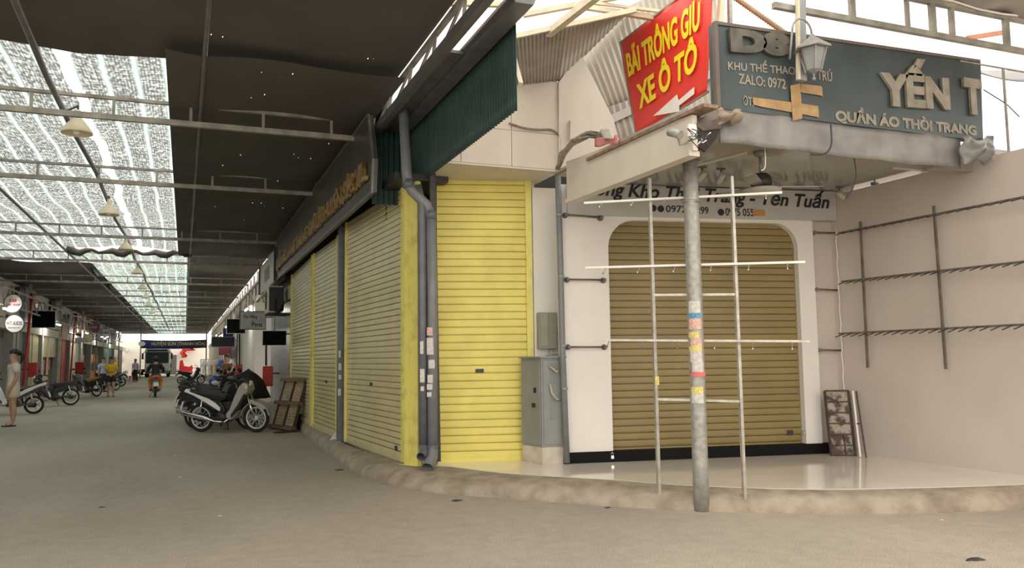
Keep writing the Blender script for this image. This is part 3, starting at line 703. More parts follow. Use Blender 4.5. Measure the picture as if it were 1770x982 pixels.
sgt('KHU THỂ THAO', 1258, 121, 99, 1374, 130, TANL, bold=.02)
sgt('TRÚ', 1412, 138, 116, 1438, 142, TANL, bold=.02)
sgt('ZALO: 0972', 1276, 145, 127, 1358, 155, TANL, bold=.02)
sgt('ĐT:', 1284, 182, 165, 1302, 185, TANL, bold=.02)
sgt('YẾN', 1520, 184, 98, 1638, 192, TANL, bold=.06, n=.008, depth=.03)
sgt('T', 1664, 198, 136, 1695, 202, TANL, bold=.06, n=.008, depth=.03)
sgt('QUẦN ÁO THỜI TRANG', 1444, 213, 181, 1688, 238, TANL, bold=.05)
# tapes
def tape(q, n_, label):
    P = [WSg.pt(*sx(x, y, n_), n_) for x, y in q]; rr_ = random.Random(len(label))
    def fn(u, v):
        p = P[0].lerp(P[1], u).lerp(P[3].lerp(P[2], u), v); return p+WSg.n*rr_.uniform(0, .003)+Vector((0, 0, (rr_.uniform(-.008, .008) if u in (0, 1) else 0)))
    MB().grid(fn, 12, 4).build('packing_tape', TAPE, label=label, cat='tape', group=None)
tape([(1301, 168), (1414, 183), (1416, 203), (1302, 182)], .012, 'long brown tape strip covering the lower phone number on the dark sign')
tape([(1384, 145), (1421, 149), (1422, 166), (1384, 160)], .012, 'short brown tape strip covering the end of the upper phone number')
tape([(1366, 148), (1383, 144), (1387, 205), (1370, 209)], .017, 'upright brown tape strip crossing the other tapes on the dark sign')

# post with lantern in front of the sign
t = empty('canopy_post', tuple(atY(1386, 140, YS-.12)), 'pale steel post rising in front of the dark sign beside the lantern', 'post')
a = atY(1385, 140, YS-.10); b = atY(1383, -60, YS-.10)
MB().bar(a, b, .085, .05, up=(0, 1, 0)).build('post', M('plain_grey_steel', (.30, .32, .32), .5, .3, var=.1), t)  # even grey steel with slight tone variation
MB().bar(a+Vector((-.05, -.02, 0)), b+Vector((-.05, -.02, 0)), .025, .03, up=(0, 1, 0)).build('edge_strip', TRUC, t)
lc = atY(1405, 95, YS-.22)
t = empty('wall_lantern', tuple(lc), 'grey pointed lantern on a hooked bracket in front of the dark sign', 'lantern')
LG = M('grey_lantern_metal', (.27, .26, .24), .5, .3, var=.15)
MB().lathe([(0, .20), (.02, .19), (.03, .165), (.05, .15), (.11, .10), (.165, .06), (.165, .045), (.12, .045)], lc, 6, smooth=False).build('cap', LG, t)
MB().lathe([(.115, .045), (.065, -.14), (.04, -.16), (0, -.18)], lc, 6, smooth=False).build('lantern_glass', M('lantern_glass', (.22, .22, .21), .3, var=.1), t)
m = MB()
for k in range(6):
    an = math.pi/3*k; m.bar(lc+Vector((.122*math.cos(an), .122*math.sin(an), .05)), lc+Vector((.068*math.cos(an), .068*math.sin(an), -.15)), .014)
m.build('cage', LG, t)
m = MB(); m.tube([lc+Vector((.03*math.sin(i*.5)*0-.11+.11*math.cos(math.pi*(1-i/10)) if i < 11 else 0, 0, .19+.13*math.sin(math.pi*i/10))) for i in range(11)], .010, 8)
m.tube([lc+Vector((-.22, 0, .20)), lc+Vector((-.22, .05, -.05))], .010, 8).tube([lc+Vector((0, 0, -.16)), lc+Vector((0, 0, -.21))], .01, 8).sphere(lc+Vector((0, 0, -.22)), .018); m.build('bracket', LG, t)
# corrugated orange hose strip
m = MB(); a = atY(1262, -10, 6.3); b = atY(1378, 72, 6.0)
m.tube([a.lerp(b, i/60) for i in range(61)], [.022+.010*(i % 2) for i in range(61)], 8)
m.build('corrugated_hose', M('orange_hose', (.42, .28, .15), .5, var=.1), label='ribbed tan hose running behind the dark sign to the lantern post', cat='hose')

# ================================================================== RED BANNER
XB = 4.42
bq = [atX(1073, 75, XB), atX(1171, 0, XB), atX(1234, -52, XB), atX(1229, 60, XB), atX(1221, 152, XB), atX(1198, 186, XB), atX(1150, 211, XB), atX(1100, 232, XB)]
yF, yNn = bq[0].y, bq[2].y
WBn = Wall((XB, yF), (XB, yNn))
def hb(x, y): return WBn.hit(x, y)
t = empty('vinyl_banner', tuple(bq[7]), 'red vinyl banner with yellow capitals and a white arrow pointing left', 'banner')
m = MB(); tl, tr, br, bl = hb(1073, 75), hb(1234, -52), hb(1222, 158), hb(1100, 232)
def bn(u, v):
    p = Vector(tl).lerp(Vector(tr), u).lerp(Vector(bl).lerp(Vector(br), u), v); return WBn.pt(p.x, p.y, .008*math.sin(u*9+v*4)*(1-v)+.006*math.sin(u*26)*(1-v)**3)
m.grid(bn, 40, 24).build('sheet', RED, t, solid=.003)
def bt(body, pts, **k):      # quad TL,TR,BR,BL in px: bilinear mapping
    o = text(body, Wall((0, 0), (1, 0)), 0, 0, 1, 1, YLET, t, **k); off = OFF[t.name]
    q = [Vector(hb(*p_)) for p_ in pts]
    for v in o.data.vertices:
        c = v.co+off; u, w_ = c.x, c.z
        p_ = q[3].lerp(q[2], u).lerp(q[0].lerp(q[1], u), w_); v.co = WBn.pt(p_.x, p_.y, .018 - c.y*1.0) - off
    return o
bt('BÃI TRÔNG GIỮ', [(1083, 82), (1216, -22), (1214, 50), (1090, 135)], bold=.03, depth=.003)
bt('XE Ô TÔ', [(1101, 138), (1210, 56), (1207, 122), (1109, 190)], bold=.03, depth=.003)
q = [hb(*p_) for p_ in ((1132, 201), (1173, 164), (1176, 174), (1203, 151), (1203, 163), (1177, 183), (1177, 193))]
MB().prism(q, lambda a, b, n: WBn.pt(a, b, n), .018, .022).build('arrow', WLET, t)
m = MB()
for pq in (((1071, 74), (1236, -55)), ((1071, 74), (1099, 234)), ((1099, 234), (1223, 158))): m.bar(WBn.pt(*hb(*pq[0]), -.01), WBn.pt(*hb(*pq[1]), -.01), .02)
m.build('frame', TRUS, t)

# ================================================================== SHOP SIGNBOARD UNDER THE CANOPY
nS = .05
s0 = .02; s1 = WB.hit(1447, 380, nS)[0]; zS0 = WB.hit(1200, 376, nS)[1]
t = empty('shop_signboard', tuple(WB.pt((s0+s1)/2, zS0, nS)), 'light grey signboard with black script lettering under the canopy ceiling', 'sign')
MB().wbox(WB, s0, s1, zS0, ZC-.01, .004, nS).build('board', M('light_grey_acrylic', (.50, .48, .45), .35, var=.03), t, bevel=.004)
def ws(body, x0, y0, x1, y1, **k):
    a0, z0 = WB.hit(x0, y0, nS); a1_, z1_ = WB.hit(x1, y1, nS); return text(body, WB, a0, z0, a1_, z1_, k.pop('mat', INK), t, n=nS+.004, **k)
a0_, z0_ = WB.hit(1012, 344, nS); z1_ = WB.hit(1012, 305, nS)[1]; a1_, zr_ = WB.hit(1434, 368, nS)
text('Tổng Kho Thời Trang - Yến Tuấn', WB, a0_, z0_, a1_, z1_, INK, t, n=nS+.004, shear=.28, bold=.02, depth=.006, tilt=zr_-z0_)
ws('0972', 1151, 367, 1186, 356, bold=.01)
ws('299', 1204, 370, 1224, 358, bold=.01)
ws('0975 055', 1254, 373, 1302, 361, bold=.01)
def disc(x, y, r, mat, nm):
    a, z = WB.hit(x, y, nS); MB().prism([(a+r*math.cos(i*math.pi/8), z+r*math.sin(i*math.pi/8)) for i in range(16)], lambda p_, q_, n: WB.pt(p_, q_, n), nS, nS+.005).build(nm, mat, t)
for x, y in ((1129, 360), (1142, 361), (1246, 367)): disc(x, y, .042, INK, 'round_icon')
def sme(x0, y0, x1, y1, mat):
    a0, z0 = WB.hit(x0, y1, nS); a1_, z1_ = WB.hit(x1, y0, nS); MB().wbox(WB, a0, a1_, z0, z1_, nS, nS+.007).build('cover_patch', mat, t, bevel=.02)
ORT = M('orange_patch', (.55, .27, .07), .5, var=.1)
sme(1301, 363, 1322, 373, ORT); sme(1186, 358, 1203, 369, ORT)

# ================================================================== ELECTRICAL CABINET
pa, pm, pr = atZ(903, 798, FZ), atZ(938, 804, FZ), atZ(975, 802, FZ)
pback = pa+(pr-pm)
t = empty('electrical_cabinet', tuple(pm), 'grey steel electrical cabinet on a concrete base, next to the narrow yellow shutter', 'cabinet')
pr2 = pm+(pr-pm)*1.05; pb2 = pa+(pr2-pm)
MB().prism([(p_.x, p_.y) for p_ in (pa, pm, pr2, pb2)], lambda a, b, n: Vector((a, b, n)), FZ, FZ+.20).build('concrete_base', CONC, t, bevel=.01)
zc0 = FZ+.20; WF = Wall(pm, pr2); WLf = Wall(pa, pm); zc1 = WF.hit(955, 619)[1]
inn = lambda p_: p_
MB().prism([(p_.x, p_.y) for p_ in (pa+Vector((.0, 0, 0)), pm, pr2, pb2)], lambda a, b, n: Vector((a, b, n)), zc0, zc1).build('body', GRYM, t, bevel=.004)
MB().prism([(p_.x, p_.y) for p_ in (pa+Vector((-.03, -.0, 0)), pm+Vector((-.02, -.03, 0)), pr2+Vector((.03, -.03, 0)), pb2+Vector((.03, .02, 0)))], lambda a, b, n: Vector((a, b, n)), zc1, zc1+.02).build('top_cover', GRYM, t)
d = MB().wbox(WLf, .02, WLf.L-.02, zc0+.03, zc1-.03, 0, .012).build('door', GRYM, t, bevel=.003)
MB().wbox(WLf, WLf.L-.12, WLf.L-.09, zc0+.62, zc0+.68, .012, .03).build('handle', BLACK, d)
MB().wbox(WLf, WLf.L-.17, WLf.L-.11, zc0+.45, zc0+.50, .012, .022).build('lock', BLACK, d)
d = MB().wbox(WF, .02, WF.L-.01, zc0+.03, zc1-.03, 0, .010).build('door', GRYM, t, bevel=.003)
for zz in (zc0+.32, zc0+.75):
    m = MB()
    for i in range(8): m.bar(WF.pt(.10, zz+i*.03, .014), WF.pt(.17, zz+i*.03, .014), .012, .010)
    m.build('vent_louvre', GRYM, d)
m = MB(); m.tube([WF.hit and WF.pt(.09, zc0+.93, .02), WF.pt(.13, zc0+.90, .05), WF.pt(.17, zc0+.86, .05), WF.pt(.19, zc0+.88, .04)], .012, 8); m.tube([WF.pt(.10, zc0+.72, .02), WF.pt(.11, zc0+.62, .05), WF.pt(.16, zc0+.55, .06), WF.pt(.22, zc0+.54, .03)], .012, 8)
m.build('cable', M('beige_cable', (.50, .44, .33), .6), t)
# meter box on the wall above
t = empty('meter_box', tuple(WP.pt(.35, 1.45, 0)), 'olive grey meter box on the white wall just above the electrical cabinet', 'meter box')
a0, z1_ = WP.hit(931, 540, .12); a1_, z0_ = WP.hit(963, 603, .12)
MB().wbox(WP, a0, a1_, z0_, z1_, 0, .12).build('box', OLV, t, bevel=.008)
MB().wbox(WP, a0+.02, a0+(a1_-a0)*.52, z0_+.03, z1_-.01, .12, .132).build('door', OLV, t, bevel=.004)
MB().tube([WP.pt(a0+.16, z0_, .06), WP.pt(a0+.17, z0_-.06, .07), WP.pt(a0+.23, z0_-.05, .09), WP.pt(a0+.30, z0_-.08, .07)], .011, 8).tube([WP.pt(a0+.14, z0_, .06), WP.pt(a0+.13, z0_-.07, .08), WP.pt(a0+.06, z0_-.1, .12), WP.pt(a0, z0_-.12, .12)], .009, 8).build('cable', M('beige_cable', (.5, .44, .33)), t)
# slim downpipe on the pier
t = empty('downpipe', tuple(WB.pt(-.05, FZ, .04)), 'slim grey downpipe on the left edge of the white shop pier', 'downpipe')
a_, _ = WB.hit(969, 500, .04); WPp = [WB.pt(WB.hit(x, y, .05)[0], WB.hit(x, y, .05)[1], .05) for x, y in ((980, 800), (972, 600), (968, 430), (963, 268))]
MB().tube(WPp, .036, 14).build('pipe', PVCL, t)
for y in (372, 478, 598, 672):
    f = (800-y)/(800-268); x_ = 963+(980-963)*(1-f); a, z = WB.hit(x_, y, .05); MB().tube([WB.pt(a, z-.012, .05), WB.pt(a, z+.012, .05)], .041, 14).build('pipe_clip', GALV, t)
# cable bundle climbing onto the canopy
CAB = M('dusty_cable', (.33, .29, .22), .7, c2=(.16, .14, .11), scale=20)
t = empty('cable_bundle', tuple(WB.pt(-.05, 3.3, .1)), 'dusty bundle of cables curving from the slim downpipe onto the canopy', 'cables')
rk = random.Random(4)
for i in range(9):
    o = [rk.uniform(-5, 5) for _ in range(8)]
    pts_ = [(963+o[0]*.4, 292), (972+o[1]*.7, 268+o[2]*.5), (992+o[3], 246+o[4]), (1018+o[5], 232+o[6]), (1050, 236+o[7])]
    ps = [atY(x, y, P0.y-.10-.12*k+.012*i) for k, (x, y) in enumerate(pts_)]
    MB().tube([Vector([sum(x) for x in zip(*[ps[j]*w_ for j, w_ in ((min(int(k/4), 3), 1-(k/4 % 1)), (min(int(k/4)+1, 4), k/4 % 1))])]) for k in range(17)], .012+.006*(i % 3), 7).build('cable', CAB, t)
pole('sagging_cable', smooth([atY(x, y, Yo-.02) for x, y in ((880, 213), (905, 221), (930, 224), (950, 224), (962, 229), (968, 240), (968, 262))]), .012, CAB, 'single dark cable looping across the cream overhang to the bundle', 'wire')
MB().prism(px(WU, (985, 208), (997, 210), (997, 240), (984, 242), n=.03), lambda a, b, n: WU.pt(a, b, n), 0, .05).build('wall_bracket', CRM, label='small cream block on the upper wall above the cable bundle', cat='bracket')
def q3(x, y, k): return FW.pt(*FW.hit(x, y, k), k)
MB().grid(lambda u, v: q3(1028+40*u, 240-6*u+14*v, .03)+Vector((0, 0, .01*math.sin(u*8+v*3))), 8, 4).build('plastic_scrap', M('pink_plastic', (.60, .22, .20), .5, var=.15), label='crumpled pink plastic scrap under the cable bundle on the canopy', cat='litter', solid=.004)
MB().grid(lambda u, v: q3(1040+18*u, 222+18*v, .06)+FW.n*(.02*math.sin(u*7+v*5)), 8, 8).build('plastic_scrap', M('clear_plastic', (.75, .72, .66), .25, var=.1), label='crumpled clear plastic bag at the end of the cable bundle', cat='litter', solid=.003)

# bullet camera and rubbish at the canopy corner
t = empty('security_camera', tuple(q3(1175, 235, .12)), 'grey bullet security camera under the red banner on the canopy corner', 'camera')
a, b = q3(1157, 228, .16), q3(1180, 234, .12)
MB().tube([a, a.lerp(b, .85)], .038, 14).build('camera_body', GALV, t); MB().tube([a-(b-a).normalized()*.005, a+(b-a)*.04], .030, 14).build('lens', BLACK, t)
MB().tube([a.lerp(b, .6), q3(1176, 250, .08), q3(1190, 246, .04)], .014, 8).build('mount_arm', GALV, t)
t = empty('junction_bundle', tuple(q3(1205, 235, .1)), 'messy knot of wires and dusty cloth hanging at the canopy corner above the pole', 'cables')
rk = random.Random(9)
for i in range(9):
    c = q3(1203, 238, .07)+Vector((rk.uniform(-.06, .10), rk.uniform(-.03, .03), rk.uniform(-.05, .06)))
    MB().tube(smooth([c+Vector((rk.uniform(-.07, .07), rk.uniform(-.04, .02), rk.uniform(-.07, .07))) for _ in range(4)], 6), .0045, 6).build('wire', DARK if i % 3 else WRAIL, t)
MB().box(tuple(q3(1196, 226, .03)-Vector((.05, .03, .06))), tuple(q3(1196, 226, .03)+Vector((.03, .0, .05)))).build('junction_box', WRAIL, t, bevel=.006)
def rag(x0, y0, x1, y1, n_, mat, label, nm='dusty_cloth'):
    r_ = random.Random(int(x0)); 
    def fn(u, v):
        c = atY(x0+(x1-x0)*u, y0+(y1-y0)*v, YS-.06); env = math.sin(math.pi*u)*math.sin(math.pi*v)
        return c+Vector((.02*math.sin(v*9+u*3), -.10*env-.02*math.sin(u*13+v*7), .025*math.sin(u*9+v*4)))
    MB().grid(fn, 20, 16).build(nm, mat, label=label, cat='rag', solid=.01)
def plate(pts, Y0, mat, name, label, th=.02, fold=.06):
    P = [atY(x, y, Y0) for x, y in pts]; c = sum(P, Vector())/len(P)+Vector((0, -fold, 0)); m = MB(); n = len(P)
    m.add([c]+P+[p+Vector((0, .03, 0)) for p in P], [(0, i+1, (i+1) % n+1) for i in range(n)]+[(i+1, i+1+n, (i+1) % n+1+n, (i+1) % n+1) for i in range(n)]+[tuple(range(n+1, 2*n+1))])
    return m.build(name, mat, label=label, cat='flashing')
plate([(1203, 216), (1236, 184), (1252, 196), (1246, 222), (1216, 226)], YS-.05, M('brown_flashing', (.20, .16, .13), .7, c2=(.12, .095, .08), scale=8), 'flashing_and_void', 'bent brown metal flashing at the canopy corner, left of the tan cloth')
plate([(1206, 226), (1246, 220), (1238, 240), (1220, 262), (1205, 252)], YS-.03, M('void_black', (.035, .028, .024), .9), 'flashing_and_void', 'black plate standing in for the dark void below the bent brown flashing', fold=.02)  # black plate put in to paint the dark void under the flashing
rag(1236, 192, 1280, 212, 0, M('tan_rag', (.36, .29, .21), .8, c2=(.22, .17, .12), scale=8), 'tan crumpled cloth under the lower left corner of the dark sign')
rag(1662, 238, 1716, 281, 0, M('clear_plastic_sheet', (.24, .23, .21), .3, c2=(.15, .145, .14), scale=10), 'wrinkled translucent plastic hanging from the right end of the dark sign')

# ================================================================== STEEL POLE
pb = atZ(1213, 883, 0)
t = empty('steel_pole', tuple(pb), 'round galvanised steel pole covered with paper stickers at the kerb', 'pole')
top = Vector((pb.x+.0, pb.y, 3.25)); 
r1 = 13.5/F*(pb.dot(-R3.col[2] if False else ray(885, 491).normalized()))
MB().tube([pb.lerp(top, i/8) for i in range(9)], .071, 24).build('shaft', GALV, t)
MB().tube([top-Vector((0, 0, .02)), top+Vector((0, 0, .16))], [.09, .12], 16).build('head', GUT, t)
MB().lathe([(.078, 0), (.078, .015), (.072, .02)], top-Vector((0, 0, .42)), 24).build('weld_ring', GALV, t)
Wl = Wall((pb.x-.5, pb.y+.0+.20), (pb.x+.5, pb.y-.20))
def pst(y0, y1, mat, label, w0=-.85, w1=.75, r=.0725):
    _, z1_ = Wl.hit(1200, y0, .07); _, z0_ = Wl.hit(1200, y1, .07); r_ = random.Random(y0)
    base = math.atan2(-pb.y, -pb.x)
    def fn(u, v):
        an = base+w0+(w1-w0)*u; rr = r+r_.uniform(0, .0025); return Vector((pb.x+rr*math.cos(an), pb.y+rr*math.sin(an), z1_+(z0_-z1_)*v+(r_.uniform(-.004, .004) if v in (0, 1) else 0)))
    MB().grid(fn, 10, 5).build('paper_sticker', mat, label=label, cat='sticker', group='stickers on the galvanised pole')
pst(521, 541, PAPW, 'white printed sticker, topmost on the galvanised pole', r=.0728)
pst(541, 550, PAPB, 'blue band sticker near the top of the galvanised pole')
pst(550, 569, PAPP, 'cream and pink sticker below the blue band on the pole')
pst(574, 584, PAPY, 'torn orange-yellow sticker on the middle of the pole', w0=-1.0, w1=.4)
pst(584, 598, PAPP, 'cream sticker with writing below the orange-yellow one on the pole', w0=-.7)
pst(598, 607, PAPY, 'yellow-green strip sticker on the galvanised pole', w0=-1.1)
pst(607, 626, PAPW, 'worn white sticker with pink print on the pole')
pst(626, 645, PAPW, 'white and grey notice just above the curled pink paper on the pole', w0=-.6, w1=.9, r=.0740)
pst(643, 651, M('red_pink_paper', (.70, .16, .14), .7), 'curled red-pink paper edge on the galvanised pole', w0=-.7, w1=1.2, r=.079)
pst(669, 681, PAPY, 'bright yellow sticker low on the galvanised pole')
pst(681, 697, PAPW, 'pale notice, lowest on the galvanised pole')

# ================================================================== DISPLAY RACK AT THE KERB
WK = Wall(atZ(1140, 877, 0), atZ(1288, 884, 0))
def kk(x, y, n=0): return WK.pt(*WK.hit(x, y, n), n)
t = empty('display_rack', tuple(kk(1212, 880)), 'tall thin steel display rack with hooked rails standing at the kerb', 'display rack')
MB().bar(kk(1140, 877), kk(1122, 308), .030).build('upright', RACKM, t); MB().bar(kk(1288, 884), kk(1264, 305), .030).build('upright', RACKM, t)
for (x0, y0, x1, y1) in ((1128, 510, 1272, 509), (1135, 690, 1281, 694), (1139, 875, 1288, 881)):
    MB().bar(kk(x0, y0), kk(x1, y1), .022).build('rung', RACKM, t)
for (x0, y0, x1, y1, nm) in ((1010, 351, 1352, 333, 'a'), (1012, 463, 1392, 453, 'b'), (1018, 588, 1400, 590, 'c')):
    a, b = kk(x0, y0, .03), kk(x1, y1, .03); r_ = MB().bar(a, b, .032, .020).build('hook_rail', WRAIL if nm != 'c' else RACKM, t)
    for i in range(6):
        c = a.lerp(b, .10+i*.165); dd = WK.n*1
        MB().tube([c, c+dd*.05+Vector((0, 0, -.03)), c+dd*.13+Vector((0, 0, -.08)), c+dd*.15+Vector((0, 0, -.07))], .005, 6).build('hook', CHR, r_)
c = kk(1135, 658, .02); MB().box(c-Vector((.02, .012, .04)), c+Vector((.02, .0, .04))).build('yellow_tag', PAPY, t)

# ================================================================== WALL RAILS
def short_rail(W, x0, y0, x1, y1, label, grp):
    p_, q_ = W.hit(x0, y0, .07), W.hit(x1, y1, .07)
    t = empty('wall_hanging_rail', tuple(W.pt(*p_, 0)), label, 'wall rail', grp)
    MB().tube([W.pt(*p_, .07), W.pt(*q_, .07)], .011, 8).build('bar', M('bronze_rail', (.16, .11, .08), .4, .5), t)
    for u in (p_, q_):
        MB().tube([W.pt(*u, 0), W.pt(*u, .012), W.pt(*u, .03), W.pt(*u, .07)], [.034, .034, .016, .014], 12).sphere(W.pt(*u, .075), .022).build('end_flange', GUT, t)
for i, (x0, y0, x1, y1) in enumerate(((979, 371, 1040, 376), (982, 483, 1045, 484), (984, 600, 1047, 600))):
    short_rail(WB, x0, y0, x1, y1, '%s short hanging rail on the white pier left of the brown shutter' % ['top', 'middle', 'bottom'][i], 'rails on the left pier')
WBr = Wall(WB.pt(0, 0, -.07), WB.pt(1, 0, -.07))
for i, (x0, y0, x1, y1) in enumerate(((1408, 402, 1448, 403), (1411, 500, 1455, 502), (1417, 605, 1462, 606))):
    short_rail(WBr, x0, y0, x1, y1, '%s short hanging rail right of the brown shutter, by the corner' % ['top', 'middle', 'bottom'][i], 'rails by the right corner')
t = empty('wall_display_grid', tuple(WR.pt(.6, 1.3, .08)), 'dark steel grid of rails and hooks mounted on the right white wall', 'display rack')
RDK = M('dark_rail_steel', (.21, .19, .165), .4, .5, var=.2)
def wr(x, y, n=.1): return WR.pt(*WR.hit(x, y, n), n)
for (x0, y0, x1, y1) in ((1487, 383, 1500, 636), (1614, 356, 1635, 638)): MB().bar(wr(x0, y0), wr(x1, y1), .024).build('upright', RDK, t)
rails = ((1450, 403, 1770, 341), (1455, 487, 1775, 452), (1450, 577, 1775, 561))
for x0, y0, x1, y1 in rails:
    a, b = wr(x0, y0, .13), wr(x1, y1, .13); b = b+(b-a)*.25; o = MB().bar(a, b, .022, .024).build('rail', RDK, t)
    for i in range(24):
        c = a.lerp(b, .03+i*.04); MB().tube([c, c+WR.n*.06+Vector((0, 0, -.02)), c+WR.n*.15+Vector((0, 0, -.045))], .006, 6).build('hook', DARK, o)
pole('white_cord', [WR.pt(.03+.008*math.sin(i*2.1), 3.0-i*.095, .02) for i in range(24)], .008, WRAIL, 'thin white cord running down the corner of the right wall', 'cord', seg=6)

# leaning metal grille
t = empty('metal_grille', tuple(atZ(1460, 784, FZ)), 'small rusty window grille leaning in the corner of the tiled floor', 'grille')
g0, g1 = atZ(1437, 789, FZ), atZ(1477, 789, FZ); WG = Wall(g0, g1); gh = WG.hit(1424, 676, -.06)[1]-FZ
def gp(a, h, k=0): return WG.pt(a-.03*h, FZ+h, -.10*h+k)
gm = M('rusty_grille_steel', (.11, .085, .065), .7, .3, c2=(.06, .045, .035), scale=20)
Lg = WG.L*1.05
MB().bar(gp(0, 0), gp(0, gh), .022).bar(gp(Lg, 0), gp(Lg, gh), .022).bar(gp(0, 0.01), gp(Lg, .01), .022).bar(gp(0, gh), gp(Lg, gh), .022).build('frame', gm, t)
for i in range(5): MB().bar(gp(0, gh*(i+1)/6), gp(Lg, gh*(i+1)/6), .014).build('crossbar', gm, t)
MB().bar(gp(Lg*.62, .02), gp(Lg*.60, gh*.33), .010).build('crossbar', gm, t)
MB().prism([(0.02, .02), (Lg-.02, .02), (Lg-.02, gh-.02), (.02, gh-.02)], lambda a, b, n: gp(a, b, n), -.012, -.016).build('backing_sheet', M('stained_sheet', (.38, .33, .27), .8, c2=(.09, .06, .05), scale=11, lo=.42, hi=.56), t)
a, b = atZ(1487, 790, FZ+.01), WR.pt(*WR.hit(1474, 676, .10), .10)
t = empty('aluminium_strip', tuple(a), 'narrow steel frame leaning on the right wall beside the rusty grille', 'frame')
MB().bar(a, b, .022).build('side_bar', WRAIL, t); o_ = Vector((.0, -.09, 0)); MB().bar(a+o_, b+o_*.6, .016).build('side_bar', gm, t); MB().bar(a.lerp(b, .5), a.lerp(b, .5)+o_*.9, .014).build('crossbar', gm, t)

# padlocks at the shutter foot
for (x, y, W_, lb) in ((1059, 789, WB, 'small padlock at the lower left end of the brown shutter'), (1391, 747, WB, 'small padlock at the right edge of the brown shutter')):
    a, z = W_.hit(x, y, .03); t = empty('padlock', tuple(W_.pt(a, z, .02)), lb, 'padlock')
    MB().wbox(W_, a-.018, a+.018, z-.03, z+.01, .01, .03).build('lock_body', CHR, t, bevel=.003); MB().tube([W_.pt(a-.012, z+.01, .02), W_.pt(a-.012, z+.035, .02), W_.pt(a, z+.045, .02), W_.pt(a+.012, z+.035, .02), W_.pt(a+.012, z+.01, .02)], .004, 6).build('shackle', CHR, t)

# ================================================================== CEILING FAN AND SPOTLIGHTS
fc = atZ(1316, 322, ZC-.36)
t = empty('ceiling_fan', (fc.x, fc.y, ZC-.5), 'grey ceiling fan with glossy dome under the shop canopy', 'fan')
FM = M('fan_grey_enamel', (.30, .28, .24), .3, .2, var=.1)
MB().tube([(fc.x, fc.y, ZC), (fc.x, fc.y, ZC-.25)], .016, 8).lathe([(0, 0), (.07, 0), (.05, -.05), (.02, -.06)], (fc.x, fc.y, ZC), 16).build('downrod', FM, t)
MB().lathe([(0, .10), (.07, .095), (.10, .06), (.11, 0), (.09, -.05), (0, -.06)], (fc.x, fc.y, ZC-.33), 20).build('motor', DARK, t)
MB().lathe([(0, -.04), (.10, -.035), (.17, -.01), (.20, .02), (.20, .035), (0, .035)], (fc.x, fc.y, ZC-.43), 24).build('dome', M('dome_glass', (.38, .36, .31), .15, var=.05), t)
for k in range(3):
    an = math.radians(-20+120*k); d1 = Vector((math.cos(an), math.sin(an), 0)); d2 = Vector((-d1.y, d1.x, 0)); c0 = Vector((fc.x, fc.y, ZC-.37))
    MB().prism([(.10, -.03), (.22, -.055), (.55, -.07), (.62, -.04), (.62, .04), (.55, .06), (.22, .05), (.10, .03)], lambda a, b, n: c0+d1*a+d2*b+Vector((0, 0, n+b*.2)), 0, .008).build('blade', FM, t)
def spot(x, y, dz, az, label):
    c = atZ(x, y, ZC-.10); t = empty('track_spotlight', (c.x, c.y, ZC-.1), label, 'spotlight', 'spotlights under the shop canopy')
    d = Vector((math.cos(az)*.8, math.sin(az)*.8, dz)).normalized()
    MB().tube([(c.x, c.y, ZC-.01), (c.x, c.y, c.z+.02)], .010, 8).box((c.x-.05, c.y-.015, ZC-.02), (c.x+.05, c.y+.015, ZC)).build('mount', GUT, t)
    MB().tube([c-d*.05, c+d*.08], .034, 16).build('head', M('spot_enamel', (.52, .48, .42), .35, var=.05), t); MB().tube([c+d*.078, c+d*.083], .030, 16).build('lens', BLACK, t)
for i, (x, y, az) in enumerate(((1214, 303, 2.0), (1247, 306, 1.6), (1452, 336, -.6), (1513, 332, -.6), (1597, 329, -.6), (1196, 318, 2.4))):
    spot(x, y, -.7, az, ['dark spotlight right of the pole top under the canopy', 'spotlight hanging just above the script sign', 'white spotlight nearest the right end of the script sign', 'white spotlight, middle of the three along the right wall', 'white spotlight, rightmost under the canopy', 'small dark spotlight hidden behind the pole top'][i])
for i, (x0, y0, x1, y1) in enumerate(((1545, 290, 1720, 306), (1180, 292, 1290, 264))):
    a, b = atZ(x0, y0, ZC-.012), atZ(x1, y1, ZC-.012); MB().bar(a, b, .03, .02).build('ceiling_track', WRAIL, label=['slim white track on the glossy ceiling near the right wall', 'slim white track on the glossy ceiling right of the pole'][i], cat='light track')
pole('hanging_wire', [atY(x, y, 5.9) for x, y in ((1314, 210), (1320, 235), (1323, 285), (1316, 295))], .005, WRAIL, 'thin pale wire hanging from the sign above the fan', 'wire', seg=6)
pole('hanging_wire', [atY(x, y, 5.95) for x, y in ((1474, 262), (1480, 300), (1474, 325), (1462, 342))], .005, DARK, 'thin dark wire curving down beside the rightmost end of the script sign', 'wire', seg=6)
pole('hanging_wire', [atY(x, y, 5.68) for x, y in ((1436, 215), (1437, 250), (1425, 266), (1402, 267))], .008, DARK, 'dark wire hanging over the battered grey sheet', 'wire', seg=6)

